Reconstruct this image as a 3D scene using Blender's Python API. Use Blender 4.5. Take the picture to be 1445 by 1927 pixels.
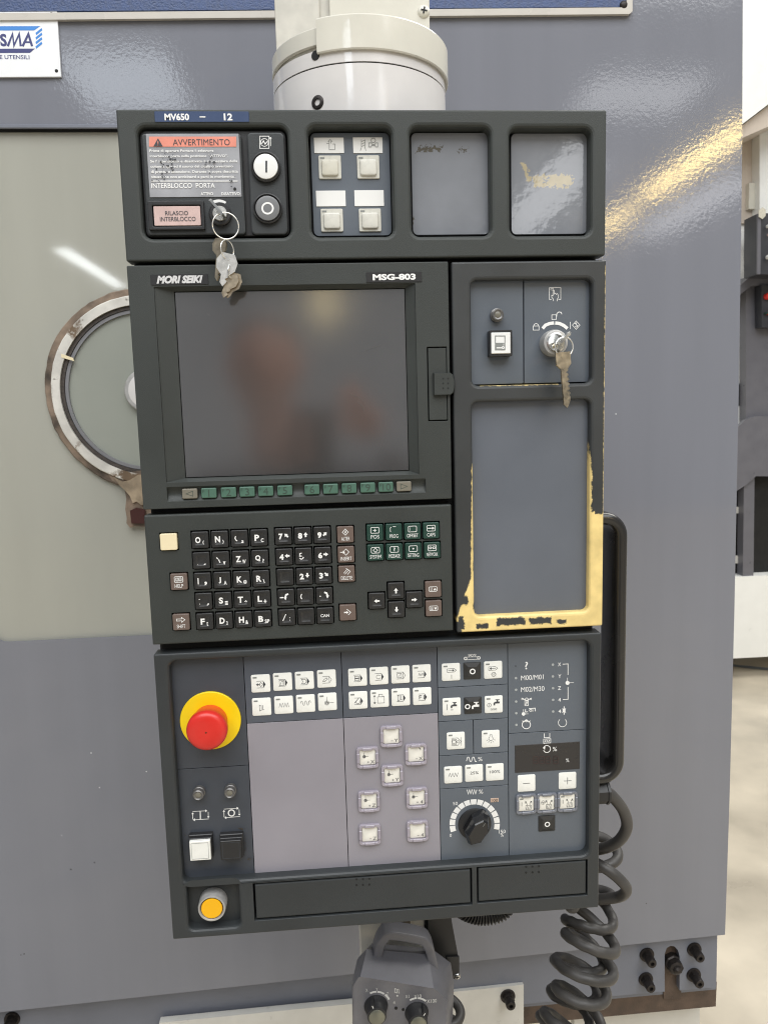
import bpy, bmesh, math, random
from math import sin, cos, pi, radians, sqrt, atan2
from mathutils import Vector, Matrix
random.seed(7)
S = bpy.context.scene
for o in list(bpy.data.objects): bpy.data.objects.remove(o)
C = S.collection

# ---------------------------------------------------------------- camera
ZT = 1.77                                    # height of the panel's top edge above the floor
CAM = (0.16998 - 0.215, -0.69942, ZT - 0.26467)
R = ((0.99679306, 0.02719285, -0.07526055), (-0.03660008, 0.99128012, -0.12658659), (0.07116204, 0.12893518, 0.9890964))
FPX = 1420.0
cd = bpy.data.cameras.new('camera'); cam = bpy.data.objects.new('camera', cd); C.objects.link(cam)
rv = Vector((R[0][0], R[0][2], -R[0][1])); uv = -Vector((R[1][0], R[1][2], -R[1][1])); bv = -Vector((R[2][0], R[2][2], -R[2][1]))
cam.matrix_world = Matrix(((rv.x, uv.x, bv.x, CAM[0]), (rv.y, uv.y, bv.y, CAM[1]), (rv.z, uv.z, bv.z, CAM[2]), (0, 0, 0, 1)))
cd.sensor_fit = 'VERTICAL'; cd.sensor_height = 24; cd.lens = FPX * 24 / 1927
cd.clip_start = 0.02; cd.clip_end = 100
cd.dof.use_dof = True; cd.dof.focus_distance = 0.72; cd.dof.aperture_fstop = 13
S.camera = cam

# ---------------------------------------------------------------- light of the hall
w = bpy.data.worlds.new('World'); S.world = w; w.use_nodes = True
w.node_tree.nodes['Background'].inputs[0].default_value = (0.93, 0.96, 1.0, 1)
w.node_tree.nodes['Background'].inputs[1].default_value = 0.29
def area(name, loc, target, sx, sy, power, col):
    l = bpy.data.lights.new(name, 'AREA'); l.shape = 'RECTANGLE'; l.size = sx; l.size_y = sy; l.energy = power; l.color = col
    o = bpy.data.objects.new(name, l); C.objects.link(o); o.location = loc
    o.rotation_euler = (Vector(target) - Vector(loc)).to_track_quat('-Z', 'Y').to_euler(); return o
area('skylight_lamp', (0.3, -3.3, 5.2), (0.3, -3.3, 0), 7.0, 4.8, 520, (0.97, 0.985, 1.0))
# rows of lamps along the hall, under its roof, behind the photographer
area('warm_strip_lamp', (5.4, -9.75, 5.0), (5.4, -9.75, 0), 0.30, 3.3, 150, (1.0, 0.72, 0.26))
area('warm_strip_lamp', (5.5, -13.2, 5.0), (5.5, -13.2, 0), 0.30, 2.2, 90, (1.0, 0.72, 0.26))
area('cool_strip_lamp', (-5.3, -17.1, 5.0), (-5.3, -17.1, 0), 0.34, 4.6, 130, (0.92, 0.96, 1.0))
area('warm_strip_lamp', (0.05, -24.0, 5.0), (0.05, -24.0, 0), 0.3, 6.0, 42, (1.0, 0.78, 0.36))
area('skylight_lamp', (-2.0, -7.1, 5.0), (-2.0, -7.1, 0), 1.1, 1.5, 28, (0.84, 0.92, 1.0))
area('skylight_lamp', (3.6, -7.35, 5.0), (3.6, -7.35, 0), 1.3, 1.0, 17, (0.97, 0.98, 1.0))
area('skylight_lamp', (6.6, -12.3, 5.0), (6.6, -12.3, 0), 0.8, 4.0, 60, (0.97, 0.97, 1.0))
area('skylight_lamp', (3.75, -12.6, 5.0), (3.75, -12.6, 0), 0.9, 6.0, 52, (0.97, 0.98, 1.0))
area('far_bay_lamp', (3.6, 2.4, 5.6), (3.6, 2.4, 0), 4.0, 4.0, 350, (1.0, 0.97, 0.90))
S.view_settings.view_transform = 'Standard'; S.view_settings.look = 'None'
S.view_settings.exposure = 0.02; S.view_settings.gamma = 1.0
S.cycles.use_denoising = True; S.cycles.filter_width = 1.1; S.cycles.max_bounces = 6; S.cycles.caustics_reflective = False; S.cycles.caustics_refractive = False

# ---------------------------------------------------------------- helpers
def P(px, py, d=0.0):
    """photo pixel -> (x, z) on the vertical plane y = d"""
    a = ((px - 722.5) / FPX, (py - 963.5) / FPX, 1.0)
    v = [sum(a[i] * R[i][j] for i in range(3)) for j in range(3)]
    t = (d - CAM[1]) / v[2]
    return CAM[0] + t * v[0], CAM[2] - t * v[1]
def P3(px, py, d): x, z = P(px, py, d); return (x, d, z)
def U(u): return u / 1000 - 0.215            # panel millimetres -> metres
def V(v): return ZT - v / 1000
WL = {}
def tag(o, label=None, cat=None, group=None, kind=None):
    if label: o['label'] = label
    if cat: o['category'] = cat
    if group: o['group'] = group
    if kind: o['kind'] = kind
    return o
def thing(name, loc, label, cat, group=None):
    o = bpy.data.objects.new(name, None); o.empty_display_size = 0.05; C.objects.link(o); o.location = loc; WL[o] = Vector(loc)
    return tag(o, label, cat, group)
def put(name, me, mat, parent, loc, label=None):
    o = bpy.data.objects.new(name, me); C.objects.link(o); loc = Vector(loc); WL[o] = loc
    if mat and not me.materials: me.materials.append(mat)
    if parent: o.parent = parent; o.location = loc - WL[parent]
    else: o.location = loc
    if label: o['label'] = label
    return o
def mesh(bm, smooth=None, origin=None):
    bmesh.ops.recalc_face_normals(bm, faces=bm.faces)
    if origin is not None: bmesh.ops.translate(bm, verts=bm.verts, vec=-Vector(origin))
    me = bpy.data.meshes.new('m'); bm.to_mesh(me); bm.free()
    if smooth:
        me.shade_smooth(); me.set_sharp_from_angle(angle=radians(smooth))
    return me
def fin(name, bm, mat, parent, smooth=None, label=None, recalc=True):
    """link a bmesh made in world coordinates, origin at its middle"""
    n = len(bm.verts); c = Vector((0, 0, 0))
    lo = [min(v.co[i] for v in bm.verts) for i in range(3)]; hi = [max(v.co[i] for v in bm.verts) for i in range(3)]
    c = Vector([(lo[i] + hi[i]) / 2 for i in range(3)])
    return put(name, mesh(bm, smooth, c), mat, parent, c, label)
def rr(x0, z0, x1, z1, r=0.0, n=5):
    if x1 < x0: x0, x1 = x1, x0
    if z1 < z0: z0, z1 = z1, z0
    r = max(min(r, (x1 - x0) / 2 * .999, (z1 - z0) / 2 * .999), 1e-5); p = []
    for cx, cz, a in ((x1 - r, z1 - r, 0), (x0 + r, z1 - r, 90), (x0 + r, z0 + r, 180), (x1 - r, z0 + r, 270)):
        for k in range(n + 1):
            t = radians(a + 90 * k / n); p.append((cx + r * cos(t), cz + r * sin(t)))
    return p
def loft(bm, loops, cap0=True, cap1=True, closed=True):
    vs = [[bm.verts.new(p) for p in l] for l in loops]; n = len(loops[0])
    for a, b in zip(vs, vs[1:]):
        for i in range(n if closed else n - 1):
            j = (i + 1) % n; bm.faces.new((a[i], a[j], b[j], b[i]))
    if cap0: bm.faces.new(vs[0])
    if cap1: bm.faces.new(list(reversed(vs[-1])))
    return vs
def slab(bm, x0, z0, x1, z1, r, yf, yb, bev=0.0, seg=2, taper=0.0, n=5, back=True):
    """rounded-rectangle block, front at yf, rounded front edge"""
    if x1 < x0: x0, x1 = x1, x0
    if z1 < z0: z0, z1 = z1, z0
    L = []
    ks = range(seg + 1) if bev > 0 else [seg]
    for k in ks:
        a = pi / 2 * k / seg; i = bev * (1 - sin(a)) + taper; y = yf + bev * (1 - cos(a))
        L.append([(x, y, z) for x, z in rr(x0 + i, z0 + i, x1 - i, z1 - i, r - i * .6, n)])
    L.append([(x, yb, z) for x, z in rr(x0, z0, x1, z1, r, n)])
    loft(bm, L, True, back)
def pslab(bm, a, b, r, yf, yb, bev=0.0, seg=2, d=None, **k):
    """slab between two photo corners on the plane y = d (default its own front)"""
    d = yf if d is None else d
    x0, z0 = P(a[0], a[1], d); x1, z1 = P(b[0], b[1], d); slab(bm, x0, z0, x1, z1, r, yf, yb, bev, seg, **k)
def holed(bm, outer, holes, yf, yb, bev=0.0015, hbev=0.002, seg=3):
    """plate with through holes; outer/holes = (x0, z0, x1, z1, r)"""
    edges = []
    def rim(q, sgn, bv):
        x0, z0, x1, z1, r = q[:5]
        if len(q) > 5: bv = q[5]
        L = []
        for k in range(seg + 1):
            a = pi / 2 * k / seg; i = sgn * bv * (1 - sin(a)); y = yf + bv * (1 - cos(a))
            L.append([(x, y, z) for x, z in rr(x0 + i, z0 + i, x1 - i, z1 - i, max(r - i, 2e-4))])
        L.append([(x, yb, z) for x, z in rr(x0, z0, x1, z1, r)])
        vs = loft(bm, L, False, False)
        for i in range(len(vs[0])):
            edges.append(bm.edges.get((vs[0][i], vs[0][(i + 1) % len(vs[0])])))
    nrm = lambda q: (min(q[0], q[2]), min(q[1], q[3]), max(q[0], q[2]), max(q[1], q[3])) + tuple(q[4:])
    rim(nrm(outer), 1, bev)
    for h in holes: rim(nrm(h), -1, hbev)
    f0 = len(bm.faces)
    bmesh.ops.triangle_fill(bm, use_beauty=True, use_dissolve=False, edges=edges)
def qbox(a, b, r, d=0.0, *more):
    x0, z0 = P(a[0], a[1], d); x1, z1 = P(b[0], b[1], d); return (x0, z0, x1, z1, r) + more
def box(bm, x0, y0, z0, x1, y1, z1):
    loft(bm, [[(x0, y0, z0), (x1, y0, z0), (x1, y0, z1), (x0, y0, z1)], [(x0, y1, z0), (x1, y1, z0), (x1, y1, z1), (x0, y1, z1)]])
def prism(bm, pts, yf, yb):
    """pts = [(x, z)] front outline"""
    loft(bm, [[(x, yf, z) for x, z in pts], [(x, yb, z) for x, z in pts]])
def lathe(bm, prof, cx, cz, seg=40, cap0=True, cap1=True):
    """revolve [(r, y)] about an axis along y"""
    loft(bm, [[(cx + r * cos(2 * pi * k / seg), y, cz + r * sin(2 * pi * k / seg)) for k in range(seg)] for r, y in prof], cap0, cap1)
def latheZ(bm, prof, cx, cy, a0=0, a1=360, seg=64, thick=None):
    """revolve [(r, z)] about a vertical axis, full or an arc (degrees, 270 faces the camera)"""
    full = a1 - a0 >= 360
    N = seg if full else seg + 1
    loops = [[(cx + r * cos(radians(a0 + (a1 - a0) * k / seg)), cy + r * sin(radians(a0 + (a1 - a0) * k / seg)), z) for k in range(N)] for r, z in prof]
    if full: loft(bm, loops, True, True)
    else:
        vs = loft(bm, loops + [loops[0]], False, False, closed=False)
        bmesh.ops.remove_doubles(bm, verts=bm.verts, dist=1e-6)
        for i in (0, -1):
            pass
        bmesh.ops.holes_fill(bm, edges=[e for e in bm.edges if e.is_boundary], sides=0)
def spline(pts, sub=8, closed=False):
    out = []; n = len(pts); q = [Vector(p) for p in pts]
    for i in range(n if closed else n - 1):
        p0 = q[(i - 1) % n] if (closed or i) else q[0] * 2 - q[1]
        p1, p2 = q[i], q[(i + 1) % n]
        p3 = q[(i + 2) % n] if (closed or i + 2 < n) else p2 * 2 - p1
        for k in range(sub):
            t = k / sub
            out.append(0.5 * ((2 * p1) + (p2 - p0) * t + (2 * p0 - 5 * p1 + 4 * p2 - p3) * t * t + (3 * p1 - p0 - 3 * p2 + p3) * t ** 3))
    if not closed: out.append(q[-1])
    return out
def tube(bm, pts, r, seg=10, closed=False, prof=None):
    pts = [Vector(p) for p in pts]; n = len(pts); loops = []; N = None
    for i, p in enumerate(pts):
        t = (pts[(i + 1) % n] - pts[i - 1]) if closed else (pts[min(i + 1, n - 1)] - pts[max(i - 1, 0)])
        t.normalize()
        if N is None:
            N = t.orthogonal().normalized() if prof is None else (Vector((0, 1, 0)) - t * t.y).normalized()
        N = (N - t * N.dot(t)).normalized(); B = t.cross(N)
        rad = r[i] if isinstance(r, (list, tuple)) else r
        if prof: loops.append([p + N * a + B * b for a, b in prof])
        else: loops.append([p + N * rad * cos(2 * pi * k / seg) + B * rad * sin(2 * pi * k / seg) for k in range(seg)])
    if closed: loops.append(loops[0]); loft(bm, loops, False, False); bmesh.ops.remove_doubles(bm, verts=bm.verts, dist=1e-7)
    else: loft(bm, loops)
_tx = {}
def txt(body, bold=0.0, shear=0.0):
    k = (body, bold, shear)
    if k not in _tx:
        c = bpy.data.curves.new('t', 'FONT'); c.body = body; c.size = 1; c.offset = bold; c.shear = shear; c.resolution_u = 3
        o = bpy.data.objects.new('t', c); C.objects.link(o)
        dg = bpy.context.evaluated_depsgraph_get(); dg.update()
        m = bpy.data.meshes.new_from_object(o.evaluated_get(dg))
        v = [(q.co.x, q.co.y) for q in m.vertices]; f = [tuple(p.vertices) for p in m.polygons]
        bpy.data.objects.remove(o); bpy.data.curves.remove(c); bpy.data.meshes.remove(m)
        xs = [q[0] for q in v]; ys = [q[1] for q in v]
        _tx[k] = (v, f, (min(xs), min(ys), max(xs), max(ys)))
    return _tx[k]
class Leg:
    """flat print: strokes, discs and lettering a tenth of a millimetre proud of the plane y"""
    def __init__(s, f, y): s.f = f; s.y = y - 0.00015; s.bm = bmesh.new(); s.k = 0
    def _y(s): s.k += 1; return s.y - 0.000012 * s.k
    def text(s, body, x0, z0, x1, z1, bold=0.0, shear=0.0):
        v, f, b = txt(body, bold, shear); y = s._y()
        if len(body) == 1:                           # a narrow character keeps its own width
            (ax, az), (bx, bz) = s.f(x0, z0), s.f(x1, z1); nat = abs(bz - az) * (b[2] - b[0]) / max(b[3] - b[1], 1e-6) * 1.1
            if nat < abs(bx - ax) and body not in '=-': k = nat / abs(bx - ax); mx_ = (x0 + x1) / 2; x0, x1 = mx_ + (x0 - mx_) * k, mx_ + (x1 - mx_) * k
        (ax, az), (bx, bz) = s.f(x0, z0), s.f(x1, z1)
        if az > bz: az, bz = bz, az
        sx = (bx - ax) / max(b[2] - b[0], 1e-6); sz = (bz - az) / max(b[3] - b[1], 1e-6)
        vs = [s.bm.verts.new((ax + (p[0] - b[0]) * sx, y, az + (p[1] - b[1]) * sz)) for p in v]
        for q in f:
            try: s.bm.faces.new([vs[i] for i in q])
            except ValueError: pass
    def line(s, pts, w, closed=False):
        q = [Vector(s.f(*p)) for p in pts]; n = len(q); y = s._y(); w = w / 2000; Lp = []; Rp = []
        for i in range(n):
            a = q[i - 1] if (i or closed) else None; b = q[(i + 1) % n] if (i < n - 1 or closed) else None
            d1 = (q[i] - a).normalized() if a is not None else None; d2 = (b - q[i]).normalized() if b is not None else None
            if d1 is None: d1 = d2
            if d2 is None: d2 = d1
            n1 = Vector((-d1.y, d1.x)); n2 = Vector((-d2.y, d2.x)); m = n1 + n2
            if m.length < 0.3: m = n1
            m.normalize(); kk = w / max(m.dot(n1), 0.4)
            Lp.append(q[i] + m * kk); Rp.append(q[i] - m * kk)
        L = [s.bm.verts.new((p.x, y, p.y)) for p in Lp]; Rr = [s.bm.verts.new((p.x, y, p.y)) for p in Rp]
        for i in range(n if closed else n - 1):
            j = (i + 1) % n; s.bm.faces.new((L[i], L[j], Rr[j], Rr[i]))
    def poly(s, pts):
        y = s._y(); s.bm.faces.new([s.bm.verts.new((p[0], y, p[1])) for p in (s.f(*p) for p in pts)])
    def arc(s, cx, cz, r, a0, a1, w, n=18): s.line([(cx + r * cos(radians(a0 + (a1 - a0) * k / n)), cz + r * sin(radians(a0 + (a1 - a0) * k / n))) for k in range(n + (abs(a1 - a0) < 360))], w, abs(a1 - a0) >= 360)
    def disc(s, cx, cz, r): s.poly([(cx + r * cos(2 * pi * k / 14), cz + r * sin(2 * pi * k / 14)) for k in range(14)])
    def arrow(s, a, b, w, h=None):
        a = Vector(a); b = Vector(b); d = (b - a); L = d.length; d.normalize(); n = Vector((-d.y, d.x)); h = h or L * .45
        m = b - d * h
        s.line([tuple(a), tuple(m)], w); s.poly([tuple(b), tuple(m + n * h * .75), tuple(m - n * h * .75)])
    def done(s, name, mat, parent):
        for f in s.bm.faces:
            f.normal_update()
            if f.normal.y > 0: f.normal_flip()
        lo = [min(v.co[i] for v in s.bm.verts) for i in range(3)]; hi = [max(v.co[i] for v in s.bm.verts) for i in range(3)]
        c = Vector([(lo[i] + hi[i]) / 2 for i in range(3)]); bmesh.ops.translate(s.bm, verts=s.bm.verts, vec=-c)
        me = bpy.data.meshes.new('print'); s.bm.to_mesh(me); s.bm.free()
        return put(name, me, mat, parent, c)
def zoom(ox, oz, k, y): return lambda a, b: P(ox + a / k, oz + b / k, y)

# ---------------------------------------------------------------- materials
def mat(name, col, rough=0.5, metal=0.0, spec=0.5, bump=0.0, bscale=400.0, var=0.06, vscale=18.0, coat=0.0, stretch=None, rvar=0.08, spots=0.0, emit=None):
    m = bpy.data.materials.new(name); m.use_nodes = True; nt = m.node_tree; N = nt.nodes; L = nt.links; b = N['Principled BSDF']
    b.inputs['Metallic'].default_value = metal; b.inputs['Specular IOR Level'].default_value = spec
    b.inputs['Coat Weight'].default_value = coat; b.inputs['Coat Roughness'].default_value = 0.08
    tc = N.new('ShaderNodeTexCoord'); src = tc.outputs['Object']
    if stretch:
        mp = N.new('ShaderNodeMapping'); mp.inputs['Scale'].default_value = stretch; L.new(src, mp.inputs[0]); vsrc = mp.outputs[0]
    else: vsrc = src
    no = N.new('ShaderNodeTexNoise'); no.inputs['Scale'].default_value = vscale; no.inputs['Detail'].default_value = 6; L.new(vsrc, no.inputs['Vector'])
    mr = N.new('ShaderNodeMapRange'); mr.inputs[1].default_value = 0.3; mr.inputs[2].default_value = 0.7; mr.inputs[3].default_value = 1 - var; mr.inputs[4].default_value = 1 + var
    L.new(no.outputs[0], mr.inputs[0])
    mx = N.new('ShaderNodeMix'); mx.data_type = 'RGBA'; mx.blend_type = 'MULTIPLY'; mx.inputs[0].default_value = 1; mx.inputs[6].default_value = (*col, 1)
    L.new(mr.outputs[0], mx.inputs[7]); out = mx.outputs[2]
    if spots:
        n2 = N.new('ShaderNodeTexNoise'); n2.inputs['Scale'].default_value = 60; n2.inputs['Detail'].default_value = 8; n2.inputs['Roughness'].default_value = .7; L.new(src, n2.inputs['Vector'])
        r2 = N.new('ShaderNodeMapRange'); r2.inputs[1].default_value = 0.62; r2.inputs[2].default_value = 0.72; r2.inputs[4].default_value = spots; L.new(n2.outputs[0], r2.inputs[0])
        m2 = N.new('ShaderNodeMix'); m2.data_type = 'RGBA'; m2.inputs[7].default_value = (.06, .045, .03, 1); L.new(r2.outputs[0], m2.inputs[0]); L.new(out, m2.inputs[6]); out = m2.outputs[2]
    L.new(out, b.inputs['Base Color'])
    m3 = N.new('ShaderNodeMapRange'); m3.inputs[1].default_value = 0.3; m3.inputs[2].default_value = 0.7; m3.inputs[3].default_value = max(rough - rvar, .02); m3.inputs[4].default_value = rough + rvar
    L.new(no.outputs[0], m3.inputs[0]); L.new(m3.outputs[0], b.inputs['Roughness'])
    if bump:
        n4 = N.new('ShaderNodeTexNoise'); n4.inputs['Scale'].default_value = bscale; n4.inputs['Detail'].default_value = 2; L.new(src, n4.inputs['Vector'])
        bu = N.new('ShaderNodeBump'); bu.inputs['Strength'].default_value = bump; bu.inputs['Distance'].default_value = 0.001; L.new(n4.outputs[0], bu.inputs['Height']); L.new(bu.outputs[0], b.inputs['Normal'])
    return m
def worn(m, base_col, shapes, holes, amp=0.0022, nscale=90, soft=0.0004, col_node=None, rough=None):
    """a second colour showing inside a ragged union of boxes (object coordinates, metres) minus other boxes"""
    nt = m.node_tree; N = nt.nodes; L = nt.links; b = N['Principled BSDF']
    tc = N.new('ShaderNodeTexCoord'); sp = N.new('ShaderNodeSeparateXYZ'); L.new(tc.outputs['Object'], sp.inputs[0])
    no = N.new('ShaderNodeTexNoise'); no.inputs['Scale'].default_value = nscale; no.inputs['Detail'].default_value = 7; no.inputs['Roughness'].default_value = 0.65; L.new(tc.outputs['Object'], no.inputs['Vector'])
    def M(op, a, c=None):
        n = N.new('ShaderNodeMath'); n.operation = op
        for i, q in enumerate((a, c)):
            if q is None: continue
            if isinstance(q, (int, float)): n.inputs[i].default_value = q
            else: L.new(q, n.inputs[i])
        return n.outputs[0]
    off = M('MULTIPLY', M('SUBTRACT', no.outputs[0], 0.5), amp * 4)
    def bx(x0, z0, x1, z1, sl=0.0):
        cx, cz, hx, hz = (x0 + x1) / 2, (z0 + z1) / 2, abs(x1 - x0) / 2, abs(z1 - z0) / 2
        dz = M('SUBTRACT', sp.outputs[2], cz); dx = M('SUBTRACT', sp.outputs[0], cx)
        if sl: dx = M('ADD', dx, M('MULTIPLY', dz, sl))
        return M('MAXIMUM', M('SUBTRACT', M('ABSOLUTE', dx), hx), M('SUBTRACT', M('ABSOLUTE', dz), hz))
    d = None
    for q in shapes: e = bx(*q); d = e if d is None else M('MINIMUM', d, e)
    d = M('ADD', d, off)
    for q in holes: d = M('MAXIMUM', d, M('MULTIPLY', M('ADD', bx(*q), M('MULTIPLY', off, 1.6)), -1))
    mr = N.new('ShaderNodeMapRange'); mr.inputs[1].default_value = soft; mr.inputs[2].default_value = -soft; L.new(d, mr.inputs[0])
    old = b.inputs['Base Color'].links[0].from_socket
    n5 = N.new('ShaderNodeTexNoise'); n5.inputs['Scale'].default_value = 55; n5.inputs['Detail'].default_value = 5; L.new(tc.outputs['Object'], n5.inputs['Vector'])
    cr = N.new('ShaderNodeValToRGB'); cr.color_ramp.elements[0].position = .3; cr.color_ramp.elements[1].position = .62
    cr.color_ramp.elements[0].color = (*[c * .78 for c in base_col], 1); cr.color_ramp.elements[1].color = (*base_col, 1); L.new(n5.outputs[0], cr.inputs[0])
    mx = N.new('ShaderNodeMix'); mx.data_type = 'RGBA'; L.new(mr.outputs[0], mx.inputs[0]); L.new(old, mx.inputs[6]); L.new(cr.outputs[0], mx.inputs[7]); L.new(mx.outputs[2], b.inputs['Base Color'])
    return m
K = {}
K['housing'] = mat('housing_plastic', (.034, .0388, .036), .52, bump=.25, bscale=1500, var=.10, vscale=14, spec=.45)
K['housing2'] = mat('housing_plastic_dark', (.031, .035, .037), .48, bump=.2, bscale=1500, var=.12, vscale=12, spec=.45)
K['black'] = mat('black_plastic', (.018, .018, .019), .42, bump=.1, bscale=1200)
K['void'] = mat('black_core', (.006, .006, .006), .7)
K['key'] = mat('black_key', (.022, .022, .022), .38, var=.2, vscale=120, spec=.5)
K['brown'] = mat('brown_key', (.135, .098, .082), .42, var=.08, vscale=90)
K['green'] = mat('green_key', (.012, .046, .034), .40, var=.1, vscale=90)
K['fgreen'] = mat('soft_green_key', (.062, .135, .098), .45, var=.14, vscale=90)
K['fbeige'] = mat('soft_beige_key', (.18, .165, .13), .45, var=.14, vscale=90)
K['cream'] = mat('cream_key', (.78, .68, .45), .4, var=.03)
K['white'] = mat('white_key', (.80, .80, .755), .34, var=.04, vscale=140, bump=.05, bscale=500)
K['whiteold'] = mat('worn_white_key', (.76, .74, .67), .36, var=.08, vscale=140, spots=.25)
K['beigekey'] = mat('yellowed_key', (.55, .53, .45), .3, var=.06, vscale=120, spec=.5)
K['beigekey2'] = mat('yellowed_key_rim', (.60, .59, .53), .28, var=.05, vscale=120)
K['label'] = mat('glossy_white_label', (.80, .80, .78), .12, var=.03)
K['memb'] = mat('slate_membrane', (.105, .122, .145), .36, var=.06, vscale=20, bump=.06, bscale=900)
K['memb2'] = mat('dark_membrane', (.050, .057, .070), .40, var=.10, vscale=22, bump=.06, bscale=900)
K['memb3'] = mat('grey_membrane', (.078, .088, .108), .38, var=.08, vscale=22, bump=.06, bscale=900)
K['lilac'] = mat('lilac_membrane', (.272, .258, .288), .34, var=.07, vscale=9, bump=.05, bscale=300)
K['guard'] = mat('lilac_clear_guard', (.33, .30, .345), .2, var=.05, coat=.4)
K['guard2'] = mat('grey_clear_guard', (.15, .16, .19), .18, var=.05, coat=.5)
K['ink'] = mat('white_ink', (.82, .82, .80), .5, var=.03)
K['dink'] = mat('dark_ink', (.045, .048, .055), .5)
K['gink'] = mat('grey_ink', (.22, .23, .22), .5)
K['fink'] = mat('engraved_ink', (.04, .065, .05), .5)
K['navy'] = mat('navy_label', (.030, .055, .13), .35)
K['red'] = mat('red_plastic', (.62, .026, .018), .34, var=.05, vscale=60)
K['orange'] = mat('red_orange_stem', (.62, .075, .015), .4)
K['yellow'] = mat('yellow_disc', (.86, .62, .004), .42, var=.02)
K['amber'] = mat('amber_button', (.88, .45, .003), .3, var=.02)
K['brownr'] = mat('brown_rim', (.10, .03, .008), .4)
K['lamp_body'] = mat('lamp_body_steel', (.16, .155, .15), .36, metal=.5, var=.1, vscale=90)
K['steel'] = mat('satin_steel', (.62, .62, .60), .24, metal=1, var=.1, vscale=90)
K['chrome'] = mat('bright_steel', (.80, .79, .75), .25, metal=.75, var=.08, vscale=150)
K['alu'] = mat('cast_alloy', (.46, .455, .44), .42, metal=.45, var=.12, vscale=120)
K['brass'] = mat('worn_nickel_brass', (.50, .43, .32), .32, metal=.95, var=.22, vscale=160, bump=.04, bscale=700)
K['lens'] = mat('led_lens', (.16, .15, .12), .35)
K['pink'] = mat('pink_lamp_lens', (.60, .44, .41), .26, var=.10, vscale=70, coat=.4)
K['salmon'] = mat('salmon_band', (.72, .26, .19), .35, var=.08, vscale=60)
K['graybtn'] = mat('grey_button', (.17, .175, .18), .32)
K['wall'] = mat('machine_paint', (.194, .201, .230), .07, bump=.062, bscale=230, var=.03, vscale=1.0, stretch=(22, 22, 1.6), rvar=.008, spec=.5)
K['wall2'] = mat('machine_paint_low', (.155, .166, .20), .40, bump=.2, bscale=170, var=.10, vscale=9)
K['arm'] = mat('cream_enamel', (.66, .64, .56), .09, var=.05, vscale=22, bump=.06, bscale=120, spec=.6)
K['arm2'] = mat('pale_enamel', (.68, .66, .64), .11, var=.05, vscale=22, bump=.03, bscale=120, spec=.6)
K['armdirt'] = mat('dirty_cream', (.52, .50, .44), .45, var=.15, vscale=40, spots=.6)
K['frame'] = mat('cream_trim', (.50, .47, .42), .3, var=.05)
K['bluetex'] = mat('blue_texture', (.040, .070, .17), .42, bump=.9, bscale=420, var=.2, vscale=220)
K['sign'] = mat('sign_white', (.80, .81, .82), .3, var=.02)
K['signblue'] = mat('sign_blue', (.035, .22, .62), .4)
K['signnavy'] = mat('sign_navy', (.035, .04, .16), .4)
K['rust'] = mat('rusty_brown', (.085, .058, .042), .7, bump=.4, bscale=500, var=.3, vscale=50)
K['bolt'] = mat('blackened_steel', (.035, .030, .028), .45, metal=.6, var=.3, vscale=160, bump=.3, bscale=600)
K['rubber'] = mat('grey_rubber', (.050, .047, .044), .48, var=.22, vscale=40, bump=.1, bscale=900)
K['pendant'] = mat('pendant_plastic', (.135, .135, .15), .40, var=.15, vscale=30, bump=.12, bscale=900)
K['handle'] = mat('black_handle', (.020, .019, .018), .24, var=.1, vscale=20)
K['plate'] = mat('off_white_plate', (.60, .59, .55), .35, var=.06, vscale=24, spots=.25)
K['pane'] = mat('stained_window', (.58, .575, .515), .05, var=.08, vscale=1.0, stretch=(7, 7, 1.2), rvar=.01, spec=.6)
K['disc'] = mat('rotary_glass', (.40, .42, .375), .03, var=.06, vscale=5, spec=.8, rvar=.01)
for k_, f_ in (('pane', .46), ('disc', .34)):        # a film of coolant lets part of the interior show through
    nt = K[k_].node_tree; mo = nt.nodes['Material Output']; tr = nt.nodes.new('ShaderNodeBsdfTransparent'); tr.inputs[0].default_value = (.93, .94, .88, 1)
    mi = nt.nodes.new('ShaderNodeMixShader'); mi.inputs[0].default_value = f_; nt.links.new(nt.nodes['Principled BSDF'].outputs[0], mi.inputs[1]); nt.links.new(tr.outputs[0], mi.inputs[2]); nt.links.new(mi.outputs[0], mo.inputs[0])
K['ringw'] = mat('window_ring_white', (.60, .58, .53), .4, var=.22, vscale=30, spots=.8, bump=.3, bscale=150)
K['ringb'] = mat('sealant_brown', (.17, .125, .09), .6, var=.75, vscale=34, bump=.6, bscale=200)
K['ringd'] = mat('serrated_ring', (.055, .045, .038), .6, var=.35, vscale=200, bump=.8, bscale=420)
K['ringg'] = mat('ring_grey', (.20, .20, .21), .3, var=.1)
K['silver'] = mat('silver_foil_label', (.33, .335, .355), .22, var=.16, vscale=34, bump=.10, bscale=160)
K['foil'] = mat('grey_foil', (.205, .215, .24), .09, bump=.16, bscale=110, var=.08, vscale=30, spec=.7, rvar=.03)
K['floor'] = mat('concrete_floor', (.50, .445, .355), .35, var=.26, vscale=3.2, bump=.05, bscale=30)
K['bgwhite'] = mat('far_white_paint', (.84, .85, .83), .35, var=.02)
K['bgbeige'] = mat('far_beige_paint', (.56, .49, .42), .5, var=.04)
K['bggrey'] = mat('far_grey_paint', (.135, .135, .155), .35, var=.05)
K['bgdark'] = mat('far_slate', (.035, .037, .045), .4)
K['skin'] = mat('skin', (.48, .24, .17), .5, var=.08)
K['cloth'] = mat('dark_shirt', (.035, .035, .045), .85)
K['hair'] = mat('dark_hair', (.04, .03, .025), .6)
K['phoneb'] = mat('phone_glass', (.010, .010, .011), .2)
m = mat('screen_film', (.056, .054, .053), .125, var=.12, vscale=9, rvar=.02); m.node_tree.nodes['Principled BSDF'].inputs['IOR'].default_value = 2.9; K['screen'] = m

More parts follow.
